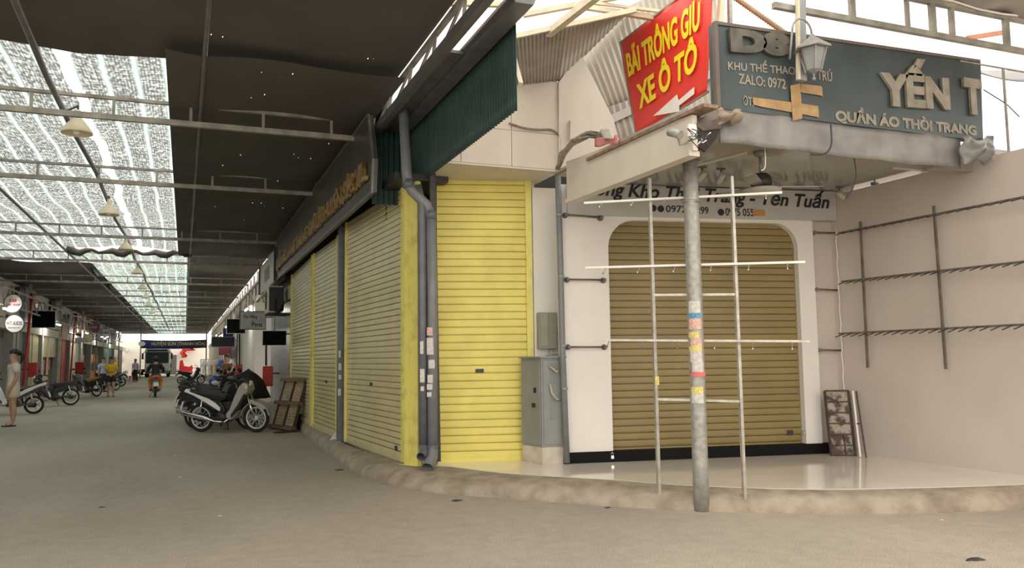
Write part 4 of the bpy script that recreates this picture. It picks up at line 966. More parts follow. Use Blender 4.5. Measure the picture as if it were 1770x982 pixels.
# ================================================================== LEFT SIDE OF THE STREET
XL = -6.2
WLs = Wall((XL, 10), (XL, 90))
def lp(x, X=XL, y=640): return atX(x, y, X).y-10
colours = {k: M(k, c, .7, var=.15, scale=8) for k, c in dict(cloth_red=(.55, .04, .04), cloth_white=(.75, .72, .68), cloth_blue=(.08, .16, .45), cloth_pink=(.75, .35, .38), cloth_orange=(.72, .30, .10), cloth_yellow=(.78, .62, .10), cloth_beige=(.62, .50, .36), cloth_green=(.08, .30, .18), cloth_black=(.02, .02, .022), cloth_lilac=(.48, .42, .68), cloth_teal=(.10, .40, .42)).items()}
CK = list(colours)
MB().wbox(WLs, -2, 82, 0, .14, -6, .25).build('left_plinth', KERB, kind='structure')
MB().wbox(WLs, -2, 82, 3.0, 4.9, -3.3, -3.2).wbox(WLs, -2, 82, 0, 3.1, -3.1, -3.0).build('wall_left', SHOPIN, kind='structure')
MB().wbox(WLs, -2, 82, 3.05, 3.12, -3.1, -.02).build('left_shop_ceiling', CRD, kind='structure')
def shirt(c, fr_t, mat, s=1.0, **k):
    """hanging garment facing along n; c centre top"""
    t_ = fr_t; n_ = Vector((t_.y, -t_.x, 0))
    P = [(-.07, 0), (-.15, -.03), (-.30, -.22), (-.22, -.28), (-.16, -.18), (-.17, -.62), (.17, -.62), (.16, -.18), (.22, -.28), (.30, -.22), (.15, -.03), (.07, 0), (0, -.05)]
    return MB().prism([(a*s, b*s) for a, b in P], lambda a, b, n: c+t_*a+Vector((0, 0, b))+n_*n, 0, .05).build('garment', mat, bevel=.01, **k)
def shopfront(x0, x1, kind, label, mat=PALE, header=None, goods=(), glabel='', zt_=2.75, seed=0):
    a0, a1 = lp(x0), lp(x1); r = random.Random(seed+int(a0*10))
    t = empty('shopfront', tuple(WLs.pt((a0+a1)/2, .14, 0)), label, 'shopfront')
    MB().wbox(WLs, a0, a0+.22, .14, 3.1, -.35, .02).build('side_pillar', CRD, t); MB().wbox(WLs, a1-.12, a1, .14, 3.1, -.3, .02).build('side_pillar', GRYM, t)
    MB().wbox(WLs, a0+.22, a1-.12, zt_, 3.12, -.25, .0).build('header_board', header or CRD, t)
    MB().wbox(WLs, a0+.05, a0+.1, .14, 3.05, -3, -.35).build('partition', CRM, t)
    if kind == 'shutter' or kind == 'half':
        zb_ = .16 if kind == 'shutter' else 1.75; n = int((zt_-zb_)/.1); m = MB()
        for i in range(n): m.wbox(WLs, a0+.24, a1-.14, zb_+i*.1+.01, zb_+(i+1)*.1-.008, -.16, -.13)
        m.wbox(WLs, a0+.24, a1-.14, zb_, zt_, -.17, -.15)
        m.build('shutter_curtain', mat, t)
        if a1-a0 > 2.5: MB().wbox(WLs, (a0+a1)/2-.05, (a0+a1)/2+.05, .14, zt_, -.18, -.10).build('shutter_mullion', PALE, t)
    if kind != 'shutter':
        MB().wbox(WLs, a0+.25, a1-.15, .14, .85, -1.1, -.45).build('counter', mat if kind == 'open' else WHT, t)
        MB().wbox(WLs, a0+.25, a1-.15, .14, 3.0, -2.9, -2.8).build('back_wall', SHOPIN, t)
        MB().bar(WLs.pt(a0+.25, 2.1 if kind == 'open' else 1.7, -.4), WLs.pt(a1-.15, 2.1 if kind == 'open' else 1.7, -.4), .04).build('clothes_rail', GALV, t)
        k = 0; a = a0+.6
        while a < a1-.5 and k < 14:
            shirt(WLs.pt(a, (2.05 if kind == 'open' else 1.66), -.38), Vector((0, 1, 0)), colours[goods[k % len(goods)]], r.uniform(.8, 1.05), label=glabel, cat='garment', group=glabel); a += .62; k += 1
        k = 0; a = a0+.55
        while a < a1-.5 and k < 10:
            h = r.uniform(.15, .4); MB().wbox(WLs, a, a+.4, .855, .855+h, -.95, -.55).build('folded_clothes_pile', colours[goods[(k+1) % len(goods)]], label='piled clothes on a counter, '+' '.join(glabel.split('hanging ')[-1].split()[:11]), cat='clothes pile', group='piles, '+glabel, bevel=.03); a += .55; k += 1
    return t
shopfront(-120, -42, 'shutter', 'shuttered shop left of the frame', GRYM)
shopfront(-42, 20, 'open', 'open clothes shop behind the two round hanging signs', CRM, goods=('cloth_white', 'cloth_beige'), glabel='pale garment hanging in the shop behind the round signs')
shopfront(21, 46, 'shutter', 'shopfront closed with grey panels behind the leaning red pole', GRYM)
shopfront(47, 71, 'shutter', 'shopfront with a full pale yellow shutter, left of the half-raised one', PALE)
shopfront(71, 101, 'half', 'shop with a half-raised pale yellow shutter and white goods inside', PALE, goods=('cloth_white', 'cloth_red', 'cloth_white', 'cloth_pink'), glabel='small garment hanging below the half-raised yellow shutter')
shopfront(102, 119, 'shutter', 'narrow shopfront with a bright red door panel', REDP)
shopfront(119, 139, 'shutter', 'beige shuttered shopfront right of the red door panel', CRM)
shopfront(139, 156, 'open', 'pale pink shop under the purple round sign', M('pale_pink', (.80, .62, .52), .7), goods=('cloth_white', 'cloth_pink'), glabel='pink or white garment hanging in the shop under the purple round sign', header=WHT)
shopfront(156, 178, 'open', 'shop with orange goods behind the woman in yellow', colours['cloth_orange'], goods=('cloth_orange', 'cloth_beige', 'cloth_red'), glabel='orange or beige garment hanging in the shop behind the woman in yellow')
shopfront(178, 196, 'shutter', 'green-fronted shop beyond the woman in yellow', M('green_front', (.06, .25, .20), .6, var=.15))
shopfront(196, 210, 'open', 'bright shop left of the bus with yellow and red goods', colours['cloth_yellow'], goods=('cloth_yellow', 'cloth_red', 'cloth_white'), glabel='yellow, red or white garment hanging left of the bus')
shopfront(210, 226, 'open', 'farthest bright shop on the left, next to the bus', WHT, goods=('cloth_pink', 'cloth_white', 'cloth_lilac'), glabel='pink, white or lilac garment hanging in the farthest shop', header=WHT)
# lattice girder and boards above the left shops
t = empty('eaves_girder', (XL+.5, 40, 3.5), 'long rusty lattice girder above the left row of shops', 'steelwork')
GX = XL+.45
for z_ in (3.45, 4.05): MB().bar((GX, 10, z_), (GX, 88, z_), .06).build('chord', TRUS, t)
m = MB(); Y = 12; k = 0
while Y < 86: m.bar((GX, Y, 3.45 if k % 2 else 4.05), (GX, Y+.8, 4.05 if k % 2 else 3.45), .04); Y += .8; k += 1
m.build('lattice', GALV, t)
rk = random.Random(21)
bn_ = ['grey', 'cream', 'green', 'brown', 'white', 'dark']
Y = 13
bm_ = [GUT, CRD, GRN, WOOD, CORD, DARK]; k = 0
MB().box((XL-.42, 12, 3.13), (XL-.38, 92, 4.74)).build('wall_left_upper', CRD, kind='structure')
t = empty('upper_boards', (XL-.3, 40, 3.2), 'uneven patched boards and cloths above the left shop headers', 'boards')
while Y < 86:
    L_ = rk.uniform(1.0, 3.2); z0_ = rk.uniform(3.13, 3.3); z1_ = rk.uniform(3.7, 4.72)
    MB().box((XL-.35+rk.uniform(0, .2), Y, z0_), (XL-.3+rk.uniform(.22, .3), Y+L_, z1_)).build('board', bm_[rk.randrange(6)], t); Y += L_+rk.uniform(0, .15)
# street posts of the market roof, left side
for i, x in enumerate((47, 101, 140, 165, 186, 204)):
    Y = atX(x, 640, XL+.30).y; MB().bar((XL+.30, Y, 0), (XL+.30, Y, ZT-.1), .10).build('roof_post', TRUS, label='grey roof post on the left side, %s from the camera' % ords[i], cat='post')
# leaning red poles with cabinets
def redpole(x0, y0, x1, y1, X, cab, label, lab2):
    a, b = atX(x0, y0, X), atX(x1, y1, X); a = a+(a-b)*((a.z-.13)/(b.z-a.z)); MB().tube([a, b], .045, 10).build('red_pole', REDP, label=label, cat='pole')
    if cab:
        c0, c1 = atX(cab[0], cab[1], X), atX(cab[2], cab[3], X); sz = abs(cab[2]-cab[0])/F*c0.y*1.05
        t = empty('fire_cabinet', (X+.3, c1.y, c1.z), lab2, 'fire cabinet')
        MB().box((X-.0, c1.y-.2, min(c0.z, c1.z)), (X+sz, c1.y, max(c0.z, c1.z))).build('cabinet_body', REDP, t, bevel=.02)
        MB().bar((X+.1, c1.y-.1, c1.z+.3), (XL-.05, c1.y-.1, c1.z+.3), .04).build('wall_mount', DARK, t)
        MB().box((X+.04, c1.y-.215, min(c0.z, c1.z)+.05), (X+sz-.04, c1.y-.2, max(c0.z, c1.z)-.05)).build('door', M('deep_red', (.40, .012, .010), .35), t)
redpole(41, 660, 55, 508, -5.75, (37, 627, 49, 652), 'leaning red pole beside the black hanging board, left row', 'red fire cabinet behind the girl in the cream outfit')
redpole(121, 662, 130, 545, -5.9, (117, 626, 130, 648), 'second leaning red pole, right of the red door panel', 'red fire cabinet beside the red door panel')
def hsign(x0, y0, x1, y1, X, shape, mat, label, lines=(), edge=None, top=None, right=False):
    a = atX(x0, y0, X) if right is False else None
    if right: b_ = atX(x1, y1, X); Y = b_.y
    else: Y = atX((x0+x1)/2, (y0+y1)/2, X).y
    W = Wall((-20, Y), (20, Y)); p0, p1 = W.hit(x0, y1), W.hit(x1, y0)
    t = empty('hanging_sign', tuple(W.pt((p0[0]+p1[0])/2, p0[1], 0)), label, 'sign')
    cx_, cz_ = (p0[0]+p1[0])/2, (p0[1]+p1[1])/2; rx, rz_ = (p1[0]-p0[0])/2, (p1[1]-p0[1])/2
    if shape == 'round':
        out = [(cx_+rx*math.cos(i*math.pi/16), cz_+rz_*math.sin(i*math.pi/16)) for i in range(32)]
        inn_ = [(cx_+rx*.90*math.cos(i*math.pi/16), cz_+rz_*.90*math.sin(i*math.pi/16)) for i in range(32)]
        MB().prism(out, lambda q, z, n: W.pt(q, z, n), -.08, 0).build('rim', edge or DARK, t); MB().prism(inn_, lambda q, z, n: W.pt(q, z, n), 0, .01).build('face', mat, t)
    else:
        MB().wbox(W, p0[0], p1[0], p0[1], p1[1], -.08, 0).build('frame', edge or DARK, t)
        e = min(rx, rz_)*.07; MB().wbox(W, p0[0]+e, p1[0]-e, p0[1]+e, p1[1]-e, 0, .01).build('face', mat, t)
    MB().bar(W.pt(cx_, p1[1]-.02, -.04), W.pt(cx_, p1[1]+.35 if top is None else top, -.04), .03).build('bracket', TRUS, t)
    zt_ = (p1[1]+.35 if top is None else top)
    if right: MB().bar(W.pt(p1[0]-.02, (p0[1]+p1[1])/2+.1, -.05), Vector((XR_+.02, Y+.05, (p0[1]+p1[1])/2+.1)), .04).build('wall_arm', TRUS, t)
    elif top is None: MB().bar(W.pt(cx_, zt_-.03, -.04), Vector((XL-.30, Y+.04, zt_-.03)), .035).build('wall_arm', TRUS, t)
    for (body, u0, v0, u1, v1, mt) in lines:
        text(body, W, p0[0]+2*rx*u0, p0[1]+2*rz_*v0, p0[0]+2*rx*u1, p0[1]+2*rz_*v1, mt, t, n=.014, bold=.02)
    return t
PL = M('sign_plastic_white', (.66, .64, .62), .4, var=.05)
hsign(5, 508, 40, 541, -5.4, 'round', PL, 'round white hanging sign with red lettering, upper of the two at the left edge', [('K&B', .32, .56, .68, .72, REDP), ('BABY SHOP', .14, .36, .86, .46, REDP)])
hsign(7, 544, 43, 576, -5.4, 'round', PL, 'round white hanging sign reading HT.KIDS under the red-lettered one', [('HT.KIDS', .12, .44, .88, .64, INK), ('thời trang trẻ em', .2, .26, .8, .34, INK)], top=3.0)
hsign(54, 537, 97, 567, -5.6, 'rect', SBLK, 'black rectangular hanging board with a white edge, left row', edge=PL)
hsign(149, 556, 173, 575, -5.7, 'round', M('plum_sign', (.22, .10, .14), .5), 'plum-coloured round hanging sign in the left row', [('Moon', .2, .4, .8, .62, PL)])
hsign(144, 575, 163, 591, -5.75, 'round', M('olive_sign', (.52, .50, .26), .5), 'olive-yellow oval hanging sign below the plum round one')
hsign(129, 584, 151, 592, -5.8, 'rect', M('pale_blue_sign', (.55, .60, .66), .5), 'pale blue narrow hanging board left of the olive oval sign')
hsign(173, 568, 189, 584, -5.6, 'rect', M('sky_sign', (.60, .70, .80), .5), 'light blue square hanging sign on a pale pole, left row', [('Ha Mela', .1, .45, .9, .65, BLUEB)])
pole('sign_pole', [atX(189, 568, -5.6), atX(184, 660, -5.6)], .04, PL, 'pale slanting pole carrying the light blue square sign', 'pole')
for i, (x0, y0, x1, y1, mt, lb) in enumerate(((107, 560, 118, 583, PAPP, 'cream poster with red print above the red door panel'), (133, 548, 149, 575, PAPP, 'pinkish poster with dark print left of the plum sign'))):
    p0, p1 = WLs.hit(x0, y1, .06), WLs.hit(x1, y0, .06); MB().wbox(WLs, p0[0], p1[0], p0[1], p1[1], .04, .06).build('poster', mt, label=lb, cat='poster')

# ================================================================== RIGHT SIDE OF THE STREET
XR_ = 2.42
WRs = Wall((XR_, 90), (XR_, 18))          # seen from the street: far end left, n towards -X
def rp(x, X=XR_): return 90-atX(x, 640, X).y
def rfront(x0, x1, mat, label, nm='shopfront', z1_=3.3, extra=None):
    a0, a1 = rp(x0), rp(x1); t = empty(nm, tuple(WRs.pt((a0+a1)/2, FZ-.01, 0)), label, 'shopfront')
    MB().wbox(WRs, a0, a1-.15, FZ-.01, z1_, -.25, -.03).build('wall_panel', mat, t); MB().wbox(WRs, a1-.15, a1, FZ-.01, z1_, -.3, .0).build('side_pillar', DARK, t)
    MB().wbox(WRs, a0, a1, z1_-.35, z1_, -.2, .03).build('header_board', CRD, t)
    return t
rfront(466, 502, M('grey_glass_door', (.30, .33, .33), .25, var=.2), 'narrow shopfront with grey glass doors behind the wooden pallet')
t = empty('wall_column', (2.4, 25, .17), 'wide white wall column on the right behind the parked motorbikes', 'wall'); t['kind'] = 'structure'
MB().wbox(WRs, rp(430), rp(453), FZ-.01, 3.4, -.6, .25).build('column_face', WHT, t)
rfront(409, 428, M('cream_front', (.62, .56, .44), .6), 'cream shopfront beyond the wide white column, right row')
rfront(398, 409, DARK, 'dark shopfront beyond the cream one, right row')
rfront(384, 398, WHT, 'white shopfront in the far right row behind the bare-armed person')
rfront(360, 384, CRM, 'farthest cream shopfront on the right row')
MB().box((2.45, 18, 3.4), (3.2, 26, 4.69)).build('upper_wall_right', DARK, kind='structure')
t = empty('eaves_girder', (2.3, 40, 3.9), 'thin pale lattice girder above the far right row of shops', 'steelwork')
for z_ in (3.6, 4.2): MB().bar((2.38, 22, z_), (2.38, 88, z_), .06).build('chord', TRUS, t)
m = MB(); Y = 22; k = 0
while Y < 86: MB().bar((2.38, Y, 3.6), (2.38, Y, 4.65), .07).build('lattice_post', CRM, t); Y += 1.7
rk = random.Random(5)
t = empty('upper_boards', (2.4, 40, 3.4), 'row of pale boards with gaps above the far right shops', 'boards')
Y = 22.2
while Y < 80:
    MB().box((2.43, Y, 3.45), (2.49, Y+rk.uniform(1.5, 3), rk.uniform(3.7, 4.4))).build('board', [CRM, CRD, CORD][rk.randrange(3)], t); Y += rk.uniform(2.4, 4)
# white panel sign next to the long dark sign
A1, A2 = atX(478, 420, 2.05), atX(455, 458, 2.05); ZA, ZBt = atX(478, 420, 2.05).z, atX(487, 478, 2.05).z
WQ = Wall((2.05, A2.y+1.0), (2.05, A1.y+.2))
t = empty('panel_sign', tuple(WQ.pt(WQ.L/2, 3.4, 0)), 'white framed panel sign just beyond the long dark sign', 'sign')
MB().wbox(WQ, 0, WQ.L, 3.42, 4.22, -.06, 0).build('board', PL, t); MB().wbox(WQ, WQ.L*.35, WQ.L*.65, 3.62, 3.98, 0, .01).build('grey_logo_patch', OLV, t)
for a in (0, WQ.L): MB().bar(WQ.pt(a, 3.4, .01), WQ.pt(a, 4.25, .01), .06).build('frame_bar', BLACK, t)
# air conditioner outdoor unit
t = empty('air_conditioner', (2.1, 19.8, 2.55), 'cream outdoor air conditioner mounted high beside the far pale yellow shutter', 'air conditioner')
Ya = atX(492, 520, 2.3).y
MB().box((1.90, Ya, 2.62), (2.26, Ya+.95, 3.30)).build('casing', CRM, t, bevel=.03)
MB().lathe([(.26, 0), (.26, .02), (.22, .02), (.22, 0)], (1.895, Ya+.55, 2.96), 24, axis='x').build('fan_ring', BLACK, t)
m = MB()
for i in range(6): m.tube([(1.89, Ya+.55+.24*math.cos(i*math.pi/6), 2.96+.24*math.sin(i*math.pi/6)), (1.89, Ya+.55-.24*math.cos(i*math.pi/6), 2.96-.24*math.sin(i*math.pi/6))], .005, 6)
m.build('fan_grille', DARK, t); MB().box((1.92, Ya-.02, 2.66), (2.28, Ya+.005, 3.26)).build('side_panel', BLACK, t, bevel=.05)
for d_ in (.15, .8): MB().box((1.9, Ya+d_, 2.57), (2.46, Ya+d_+.05, 2.62)).build('wall_bracket', DARK, t)
for i in range(3): MB().tube(smooth([(2.1, Ya-.03, 3.0-.1*i), (2.05, Ya-.12, 2.8-.1*i), (2.15, Ya-.13, 2.62), (2.28, Ya-.06, 2.8+.05*i)], 7), .012, 6).build('refrigerant_hose', BLACK, t)
hsign(414, 538, 460, 570, 2.25, 'rect', M('grey_white_sign', (.50, .50, .47), .4), 'grey-white hanging sign reading Thu Hằng Pima, above the red fire cabinet', [('Thu Hằng', .12, .56, .66, .84, INK), ('Pima', .46, .16, .86, .40, INK)], right=True)
hsign(454, 572, 495, 597, 2.30, 'rect', SBLK, 'black hanging board at the right, nearest the pale yellow shutters', right=True)
hsign(391, 551, 427, 577, 2.25, 'rect', SBLK, 'black hanging board with pale edge behind the grey-white sign', edge=PL, right=True)
hsign(386, 567, 403, 583, 2.3, 'rect', BLUEB, 'small dark blue hanging board farther along the right row', right=True)
hsign(365, 582, 406, 600, 2.3, 'rect', M('navy_board', (.012, .016, .035), .4), 'wide navy hanging board farther along the right row', edge=PL, right=True)
hsign(378, 600, 400, 614, 2.3, 'rect', M('maroon_board', (.14, .02, .035), .5), 'small maroon hanging board beneath the wide navy one', right=True)
pole('sign_pole', [atX(460, 575, 2.2), atX(460, 632, 2.2)], .03, DARK, 'dark pole between the black board and the red fire cabinet', 'pole')
pole('sign_pole', [atX(414, 575, 2.2), atX(414, 690, 2.2)], .035, DARK, 'thin dark pole left of the wide white column', 'pole')
def rcab(x0, y0, x1, y1, X, label):
    a = atX(x1, y0, X); b = atX(x1, y1, X); w_ = (x1-x0)/F*a.y*1.03
    t = empty('fire_cabinet', (X-w_/2, a.y, b.z), label, 'fire cabinet')
    MB().bar((X-.05, a.y+.1, a.z-.2), (XR_+.02, a.y+.1, a.z-.2), .04).build('wall_mount', DARK, t)
    MB().box((X-w_, a.y, b.z), (X, a.y+.22, a.z)).build('cabinet_body', REDP, t, bevel=.015); MB().box((X-w_+.03, a.y-.012, b.z+.04), (X-.03, a.y, a.z-.04)).build('door', M('bright_red', (.60, .05, .03), .4), t)
rcab(457, 633, 472, 668, 2.25, 'red fire cabinet on a pole beside the wide white column')
rcab(410, 630, 420, 648, 2.3, 'smaller red fire cabinet farther along the right row')

# ================================================================== FAR END
MB().box((-14, 104, 0), (10, 104.3, 3.9)).build('wall_far', M('far_white_wall', (.80, .76, .68), .7, var=.04, scale=1), kind='structure')
MB().box((-1.95, 103.8, 0), (-.95, 104, 2.3)).build('door_1', M('grey_door', (.12, .125, .12), .6), kind='structure')
WFb = Wall((-30, 80), (30, 80)); p0, p1 = WFb.hit(243, 602), WFb.hit(357, 587)
t = empty('street_banner', tuple(WFb.pt((p0[0]+p1[0])/2, p0[1], 0)), 'blue banner with yellow capitals stretched across the far end of the street', 'banner')
MB().grid(lambda u, v: WFb.pt(p0[0]+(p1[0]-p0[0])*u, p0[1]+(p1[1]-p0[1])*v-.08*math.sin(math.pi*u), .02*math.sin(u*20)), 30, 3).build('sheet', BLUEB, t, solid=.02)
text('HUYỆN SƠN (THANH HÓA)', WFb, p0[0]+.9, p0[1]+.14, p1[0]-.1, p1[1]-.12, YLET, t, n=.05, bold=.015)
MB().prism([(p0[0]+.1+.3*math.cos(i*math.pi/6), p0[1]+.4+.22*math.sin(i*math.pi/6)) for i in range(12)], lambda a, b, n: WFb.pt(a, b, n), .04, .06).build('logo', WLET, t)
for i, x in enumerate((p0[0], p1[0])): pole('banner_post', [(x-30, 80.1, 0), (x-30, 80.1, 4.6)], .06, GALV, ['post holding the left end of the blue banner', 'post holding the right end of the blue banner'][i], 'post')
W104 = Wall((-30, 103.7), (30, 103.7))
def farblob(x0, y0, x1, y1, mat, nm, label, cat, z=None, grow=.0):
    a0, z0_ = W104.hit(x0, y1); a1_, z1_ = W104.hit(x1, y0); r_ = random.Random(int(x0+y0))
    m = MB(); m.grid(lambda u, v: W104.pt(a0+(a1_-a0)*u+.15*math.sin(v*9), z0_+(z1_-z0_)*v, .15*math.sin(u*7)*math.sin(v*5)), 10, 8); return m.build(nm, mat, label=label, cat=cat, solid=.05)
farblob(313, 603, 322, 618, REDP, 'festival_banner', 'ragged red banner high on the far white wall', 'banner')
farblob(323, 600, 336, 606, REDP, 'festival_banner', 'small red strip right of the ragged red banner on the far wall', 'banner')
t = empty('motor_scooter', tuple(atZ(322, 648, 0)), 'distant bright red scooter in front of the far white wall', 'scooter')
c = atZ(322, 648, 0)
MB().prism([(-1.0, .35), (-.9, 1.6), (-.5, 1.7), (-.3, 1.0), (.4, .9), (.7, 1.1), (.9, .8), (.7, .3)], lambda a, b, n: c+Vector((a*.8, n, b)), -.15, .15).build('body', M('vivid_red', (.75, .03, .04), .5), t, bevel=.05)
for s_ in (-.6, .5): MB().torus(c+Vector((s_*.8, 0, .28)), .22, .06, 'y', 16, 8).build('wheel', RUB, t)

# ---- bus
bc = atZ(271, 652.5, 0); BX, BY = bc.x, bc.y+0
t = empty('minibus', (BX, BY, 0), 'white bus with a dark windscreen facing the camera at the far end', 'bus')
BW = M('bus_white', (.70, .70, .68), .35, var=.04)
MB().box((BX-1.1, BY, .55), (BX+1.1, BY+6.5, 2.75)).build('body', BW, t, bevel=.12)
MB().box((BX-1.0, BY-.04, 1.35), (BX+1.0, BY+.1, 2.45)).build('windscreen', GLASS, t, bevel=.06)
MB().box((BX-1.05, BY-.03, .35), (BX+1.05, BY+.3, .62)).build('bumper', GRYM, t, bevel=.05)
MB().box((BX-.45, BY-.05, .75), (BX+.45, BY, 1.05)).build('grille', DARK, t)
for s_ in (-1, 1):
    MB().sphere((BX+s_*.8, BY-.01, .85), (.16, .05, .11)).build('headlight', M('headlamp_lens', (.75, .75, .72), .15, var=.03), t)
    MB().bar((BX+s_*1.08, BY+.05, 2.45), (BX+s_*1.28, BY-.2, 2.3), .05).box((BX+s_*1.28-.09, BY-.25, 1.75), (BX+s_*1.28+.09, BY-.15, 2.3)).build('wing_mirror', BLACK, t)
    for yy in (BY+1.0, BY+5): MB().lathe([(0, -.12), (.42, -.12), (.45, 0), (.42, .12), (0, .12)], (BX+s_*.95, yy, .45), 20, axis='x').build('wheel', RUB, t)
MB().box((BX-.9, BY-.03, 2.5), (BX+.9, BY+.03, 2.68)).build('destination_board', BLACK, t)
MB().tube([(BX-.5, BY-.06, 1.42), (BX+.1, BY-.06, 1.9)], .015, 6).build('wiper', BLACK, t)
MB().box((BX-1.0, BY+.3, 2.75), (BX+1.0, BY+2.2, 2.95)).build('roof_unit', DARK, t, bevel=.05)
# ================================================================== MOTORBIKES (local: x forward, y left, z up)
BB = M('bike_body', (.42, .41, .38), .3, .1, var=.05); BP = M('bike_panel', (.82, .82, .80), .3, var=.04); BS = M('bike_seat', (.012, .012, .012), .45, var=.2)
BD = M('bike_dark', (.02, .02, .021), .4, var=.2); BRM = M('bike_rim', (.75, .75, .74), .35, .3, var=.05)
def side(pts, w, name, mat, parent, bevel=.02, m=None, y0=0):
    return MB().prism(pts, lambda a, b, n: Vector((a, n+y0, b)), -w, w).build(name, mat, parent, bevel=bevel)
def bike_proto(scooter=False):
    t = empty('motorbike', (0, 0, 0), 'proto', 'motorbike', 'parked motorbikes')
    rw = .285 if not scooter else .255
    for nm, x in (('front_wheel', .61), ('rear_wheel', -.61)):
        wz = rw
        w_ = MB().torus((x, 0, wz), rw-.036, .036, 'y', 32, 10).build(nm, RUB, t)
        MB().torus((x, 0, wz), rw-.078, .018, 'y', 32, 8).build('rim', BRM, w_)
        MB().lathe([(0, -.06), (.05 if nm[0] == 'f' else .07, -.055), (.055 if nm[0] == 'f' else .075, .05), (0, .06)], (x, 0, wz), 16, axis='y').build('hub', BRM if nm[0] == 'f' else BD, w_)
        m = MB(); ns = 12 if not scooter else 5
        for k in range(ns):
            an = 2*math.pi*k/ns; m.bar((x, .02*(-1)**k, wz), (x+(rw-.09)*math.cos(an), 0, wz+(rw-.09)*math.sin(an)), .006 if not scooter else .03, up=(0, 1, 0))
        m.build('spokes', BRM, w_)
    for s_ in (-1, 1): MB().tube([(.61, .075*s_, rw), (.54, .075*s_, .50), (.43, .06*s_, .80)], [.018, .022, .022], 10).build('fork_leg', CHR, t)
    R = rw+.035
    arc_ = [(.61+R*math.cos(a), rw+R*math.sin(a)) for a in [math.radians(d) for d in range(10, 171, 16)]]; arc2 = [(.61+(R-.018)*math.cos(a), rw+(R-.018)*math.sin(a)) for a in [math.radians(d) for d in range(170, 9, -16)]]
    side([(p_[0], p_[1]) for p_ in arc_[:8]]+[(.42, .66), (.50, .70)]+arc2[3:] if False else arc_+arc2, .062, 'front_fender', BB, t, .006)
    side([(.66, .60), (.74, .56), (.86, .50), (.80, .44), (.60, .54), (.48, .58), (.44, .64), (.52, .66)], .058, 'fender_nose', BB, t, .02)
    # leg shield and front cowl
    side([(.02, .30), (.10, .24), (.20, .30), (.30, .46), (.42, .70), (.52, .84), (.50, .98), (.40, 1.0), (.30, .90), (.20, .70), (.10, .46), (.02, .38)], .15 if not scooter else .20, 'leg_shield', BB, t, .04)
    side([(.16, .30), (.34, .50), (.47, .74), (.44, .78), (.30, .56), (.14, .36)], .17 if not scooter else .215, 'shield_trim', BD, t, .01)
    if scooter: side([(-.25, .28), (.15, .24), (.18, .32), (-.25, .38)], .16, 'floorboard', BD, t, .02)
    else: side([(-.2, .42), (.16, .40), (.24, .56), (.10, .62), (-.2, .62)], .06, 'frame_tunnel', BD, t, .02)
    # tail
    side([(-.92, .82), (-.70, .74), (-.40, .58), (-.12, .42), (-.10, .50), (-.22, .60), (-.45, .72), (-.66, .80), (-.86, .88)], .125 if not scooter else .15, 'side_panel', BP, t, .02)
    side([(-.80, .70), (-.50, .56), (-.05, .36), (.0, .44), (-.10, .62), (-.5, .70), (-.78, .80)], .11 if not scooter else .14, 'rear_cowl', BD, t, .02)
    side([(-.80, .86), (-.50, .80), (-.12, .76), (.02, .74), (.02, .67), (-.10, .62), (-.45, .70), (-.78, .80)], .13, 'seat', BS, t, .03)
    side([(-1.0, .52), (-.96, .50), (-.84, .62), (-.70, .66), (-.72, .74), (-.86, .72)], .07, 'rear_fender', BD, t, .01)
    MB().hexa([(-1.02, -.09, .46), (-.99, -.09, .46), (-.99, .09, .46), (-1.02, .09, .46), (-.97, -.09, .62), (-.94, -.09, .62), (-.94, .09, .62), (-.97, .09, .62)]).build('number_plate', M('plate_white', (.78, .77, .74), .5, var=.03), t)
    MB().sphere((-.90, 0, .82), (.05, .10, .04)).build('tail_light', M('tail_red', (.50, .02, .02), .2, var=.05), t)
    MB().tube([(-.62, -.22*0-.09, .80), (-.80, -.10, .90), (-.93, -.07, .93), (-.93, .07, .93), (-.80, .10, .90), (-.62, .09, .80)], .013, 8).build('grab_rail', BD, t)
    # engine, exhaust, chassis
    MB().lathe([(0, -.12), (.10, -.11), (.13, -.05), (.13, .06), (.09, .11), (0, .12)], (-.12, 0, .30), 18, axis='y').box((-.05, -.08, .30), (.18, .08, .42)).box((-.30, -.09, .22), (.05, .09, .32)).build('engine', BD, t)
    MB().tube([(.10, -.10, .30), (.0, -.14, .22), (-.22, -.15, .23), (-.34, -.155, .28), (-.40, -.16, .295), (-.92, -.17, .40)], [.018, .018, .022, .03, .045, .05], 12).build('exhaust', CHR if not scooter else GALV, t)
    for s_ in (-1, 1):
        MB().bar((-.10, .10*s_, .30), (-.61, .09*s_, rw), .035, .05).build('swing_arm', BD, t)
        MB().tube([(-.60, .10*s_, rw+.03), (-.50, .11*s_, .66)], [.028, .02], 8).build('shock_absorber', CHR, t)
        MB().tube([(-.05, .06*s_, .24), (-.02, .20*s_, .23)], .012, 6).build('foot_peg', BD, t)
    MB().tube([(-.10, .10, .24), (-.16, .24, .012)], .012, 8).build('kickstand', BD, t)
    # handlebar
    MB().tube([(.24, .34, 1.0), (.28, .22, 1.02), (.38, .08, 1.0), (.38, -.08, 1.0), (.28, -.22, 1.02), (.24, -.34, 1.0)], .013, 8).build('handlebar', BD, t)
    for s_ in (-1, 1):
        MB().tube([(.26, .27*s_, 1.01), (.235, .37*s_, .997)], .02, 10).build('grip', BLACK, t)
        mr = MB().tube([(.30, .20*s_, 1.02), (.29, .27*s_, 1.16)], .006, 6).build('mirror', BD, t)
        MB().sphere((.285, .29*s_, 1.19), (.015, .07, .045)).build('mirror_head', BD, mr)
    side([(.28, .96), (.30, 1.06), (.42, 1.08), (.52, 1.0), (.50, .92), (.38, .90)], .10, 'headlight_cowl', BD if not scooter else BB, t, .03)
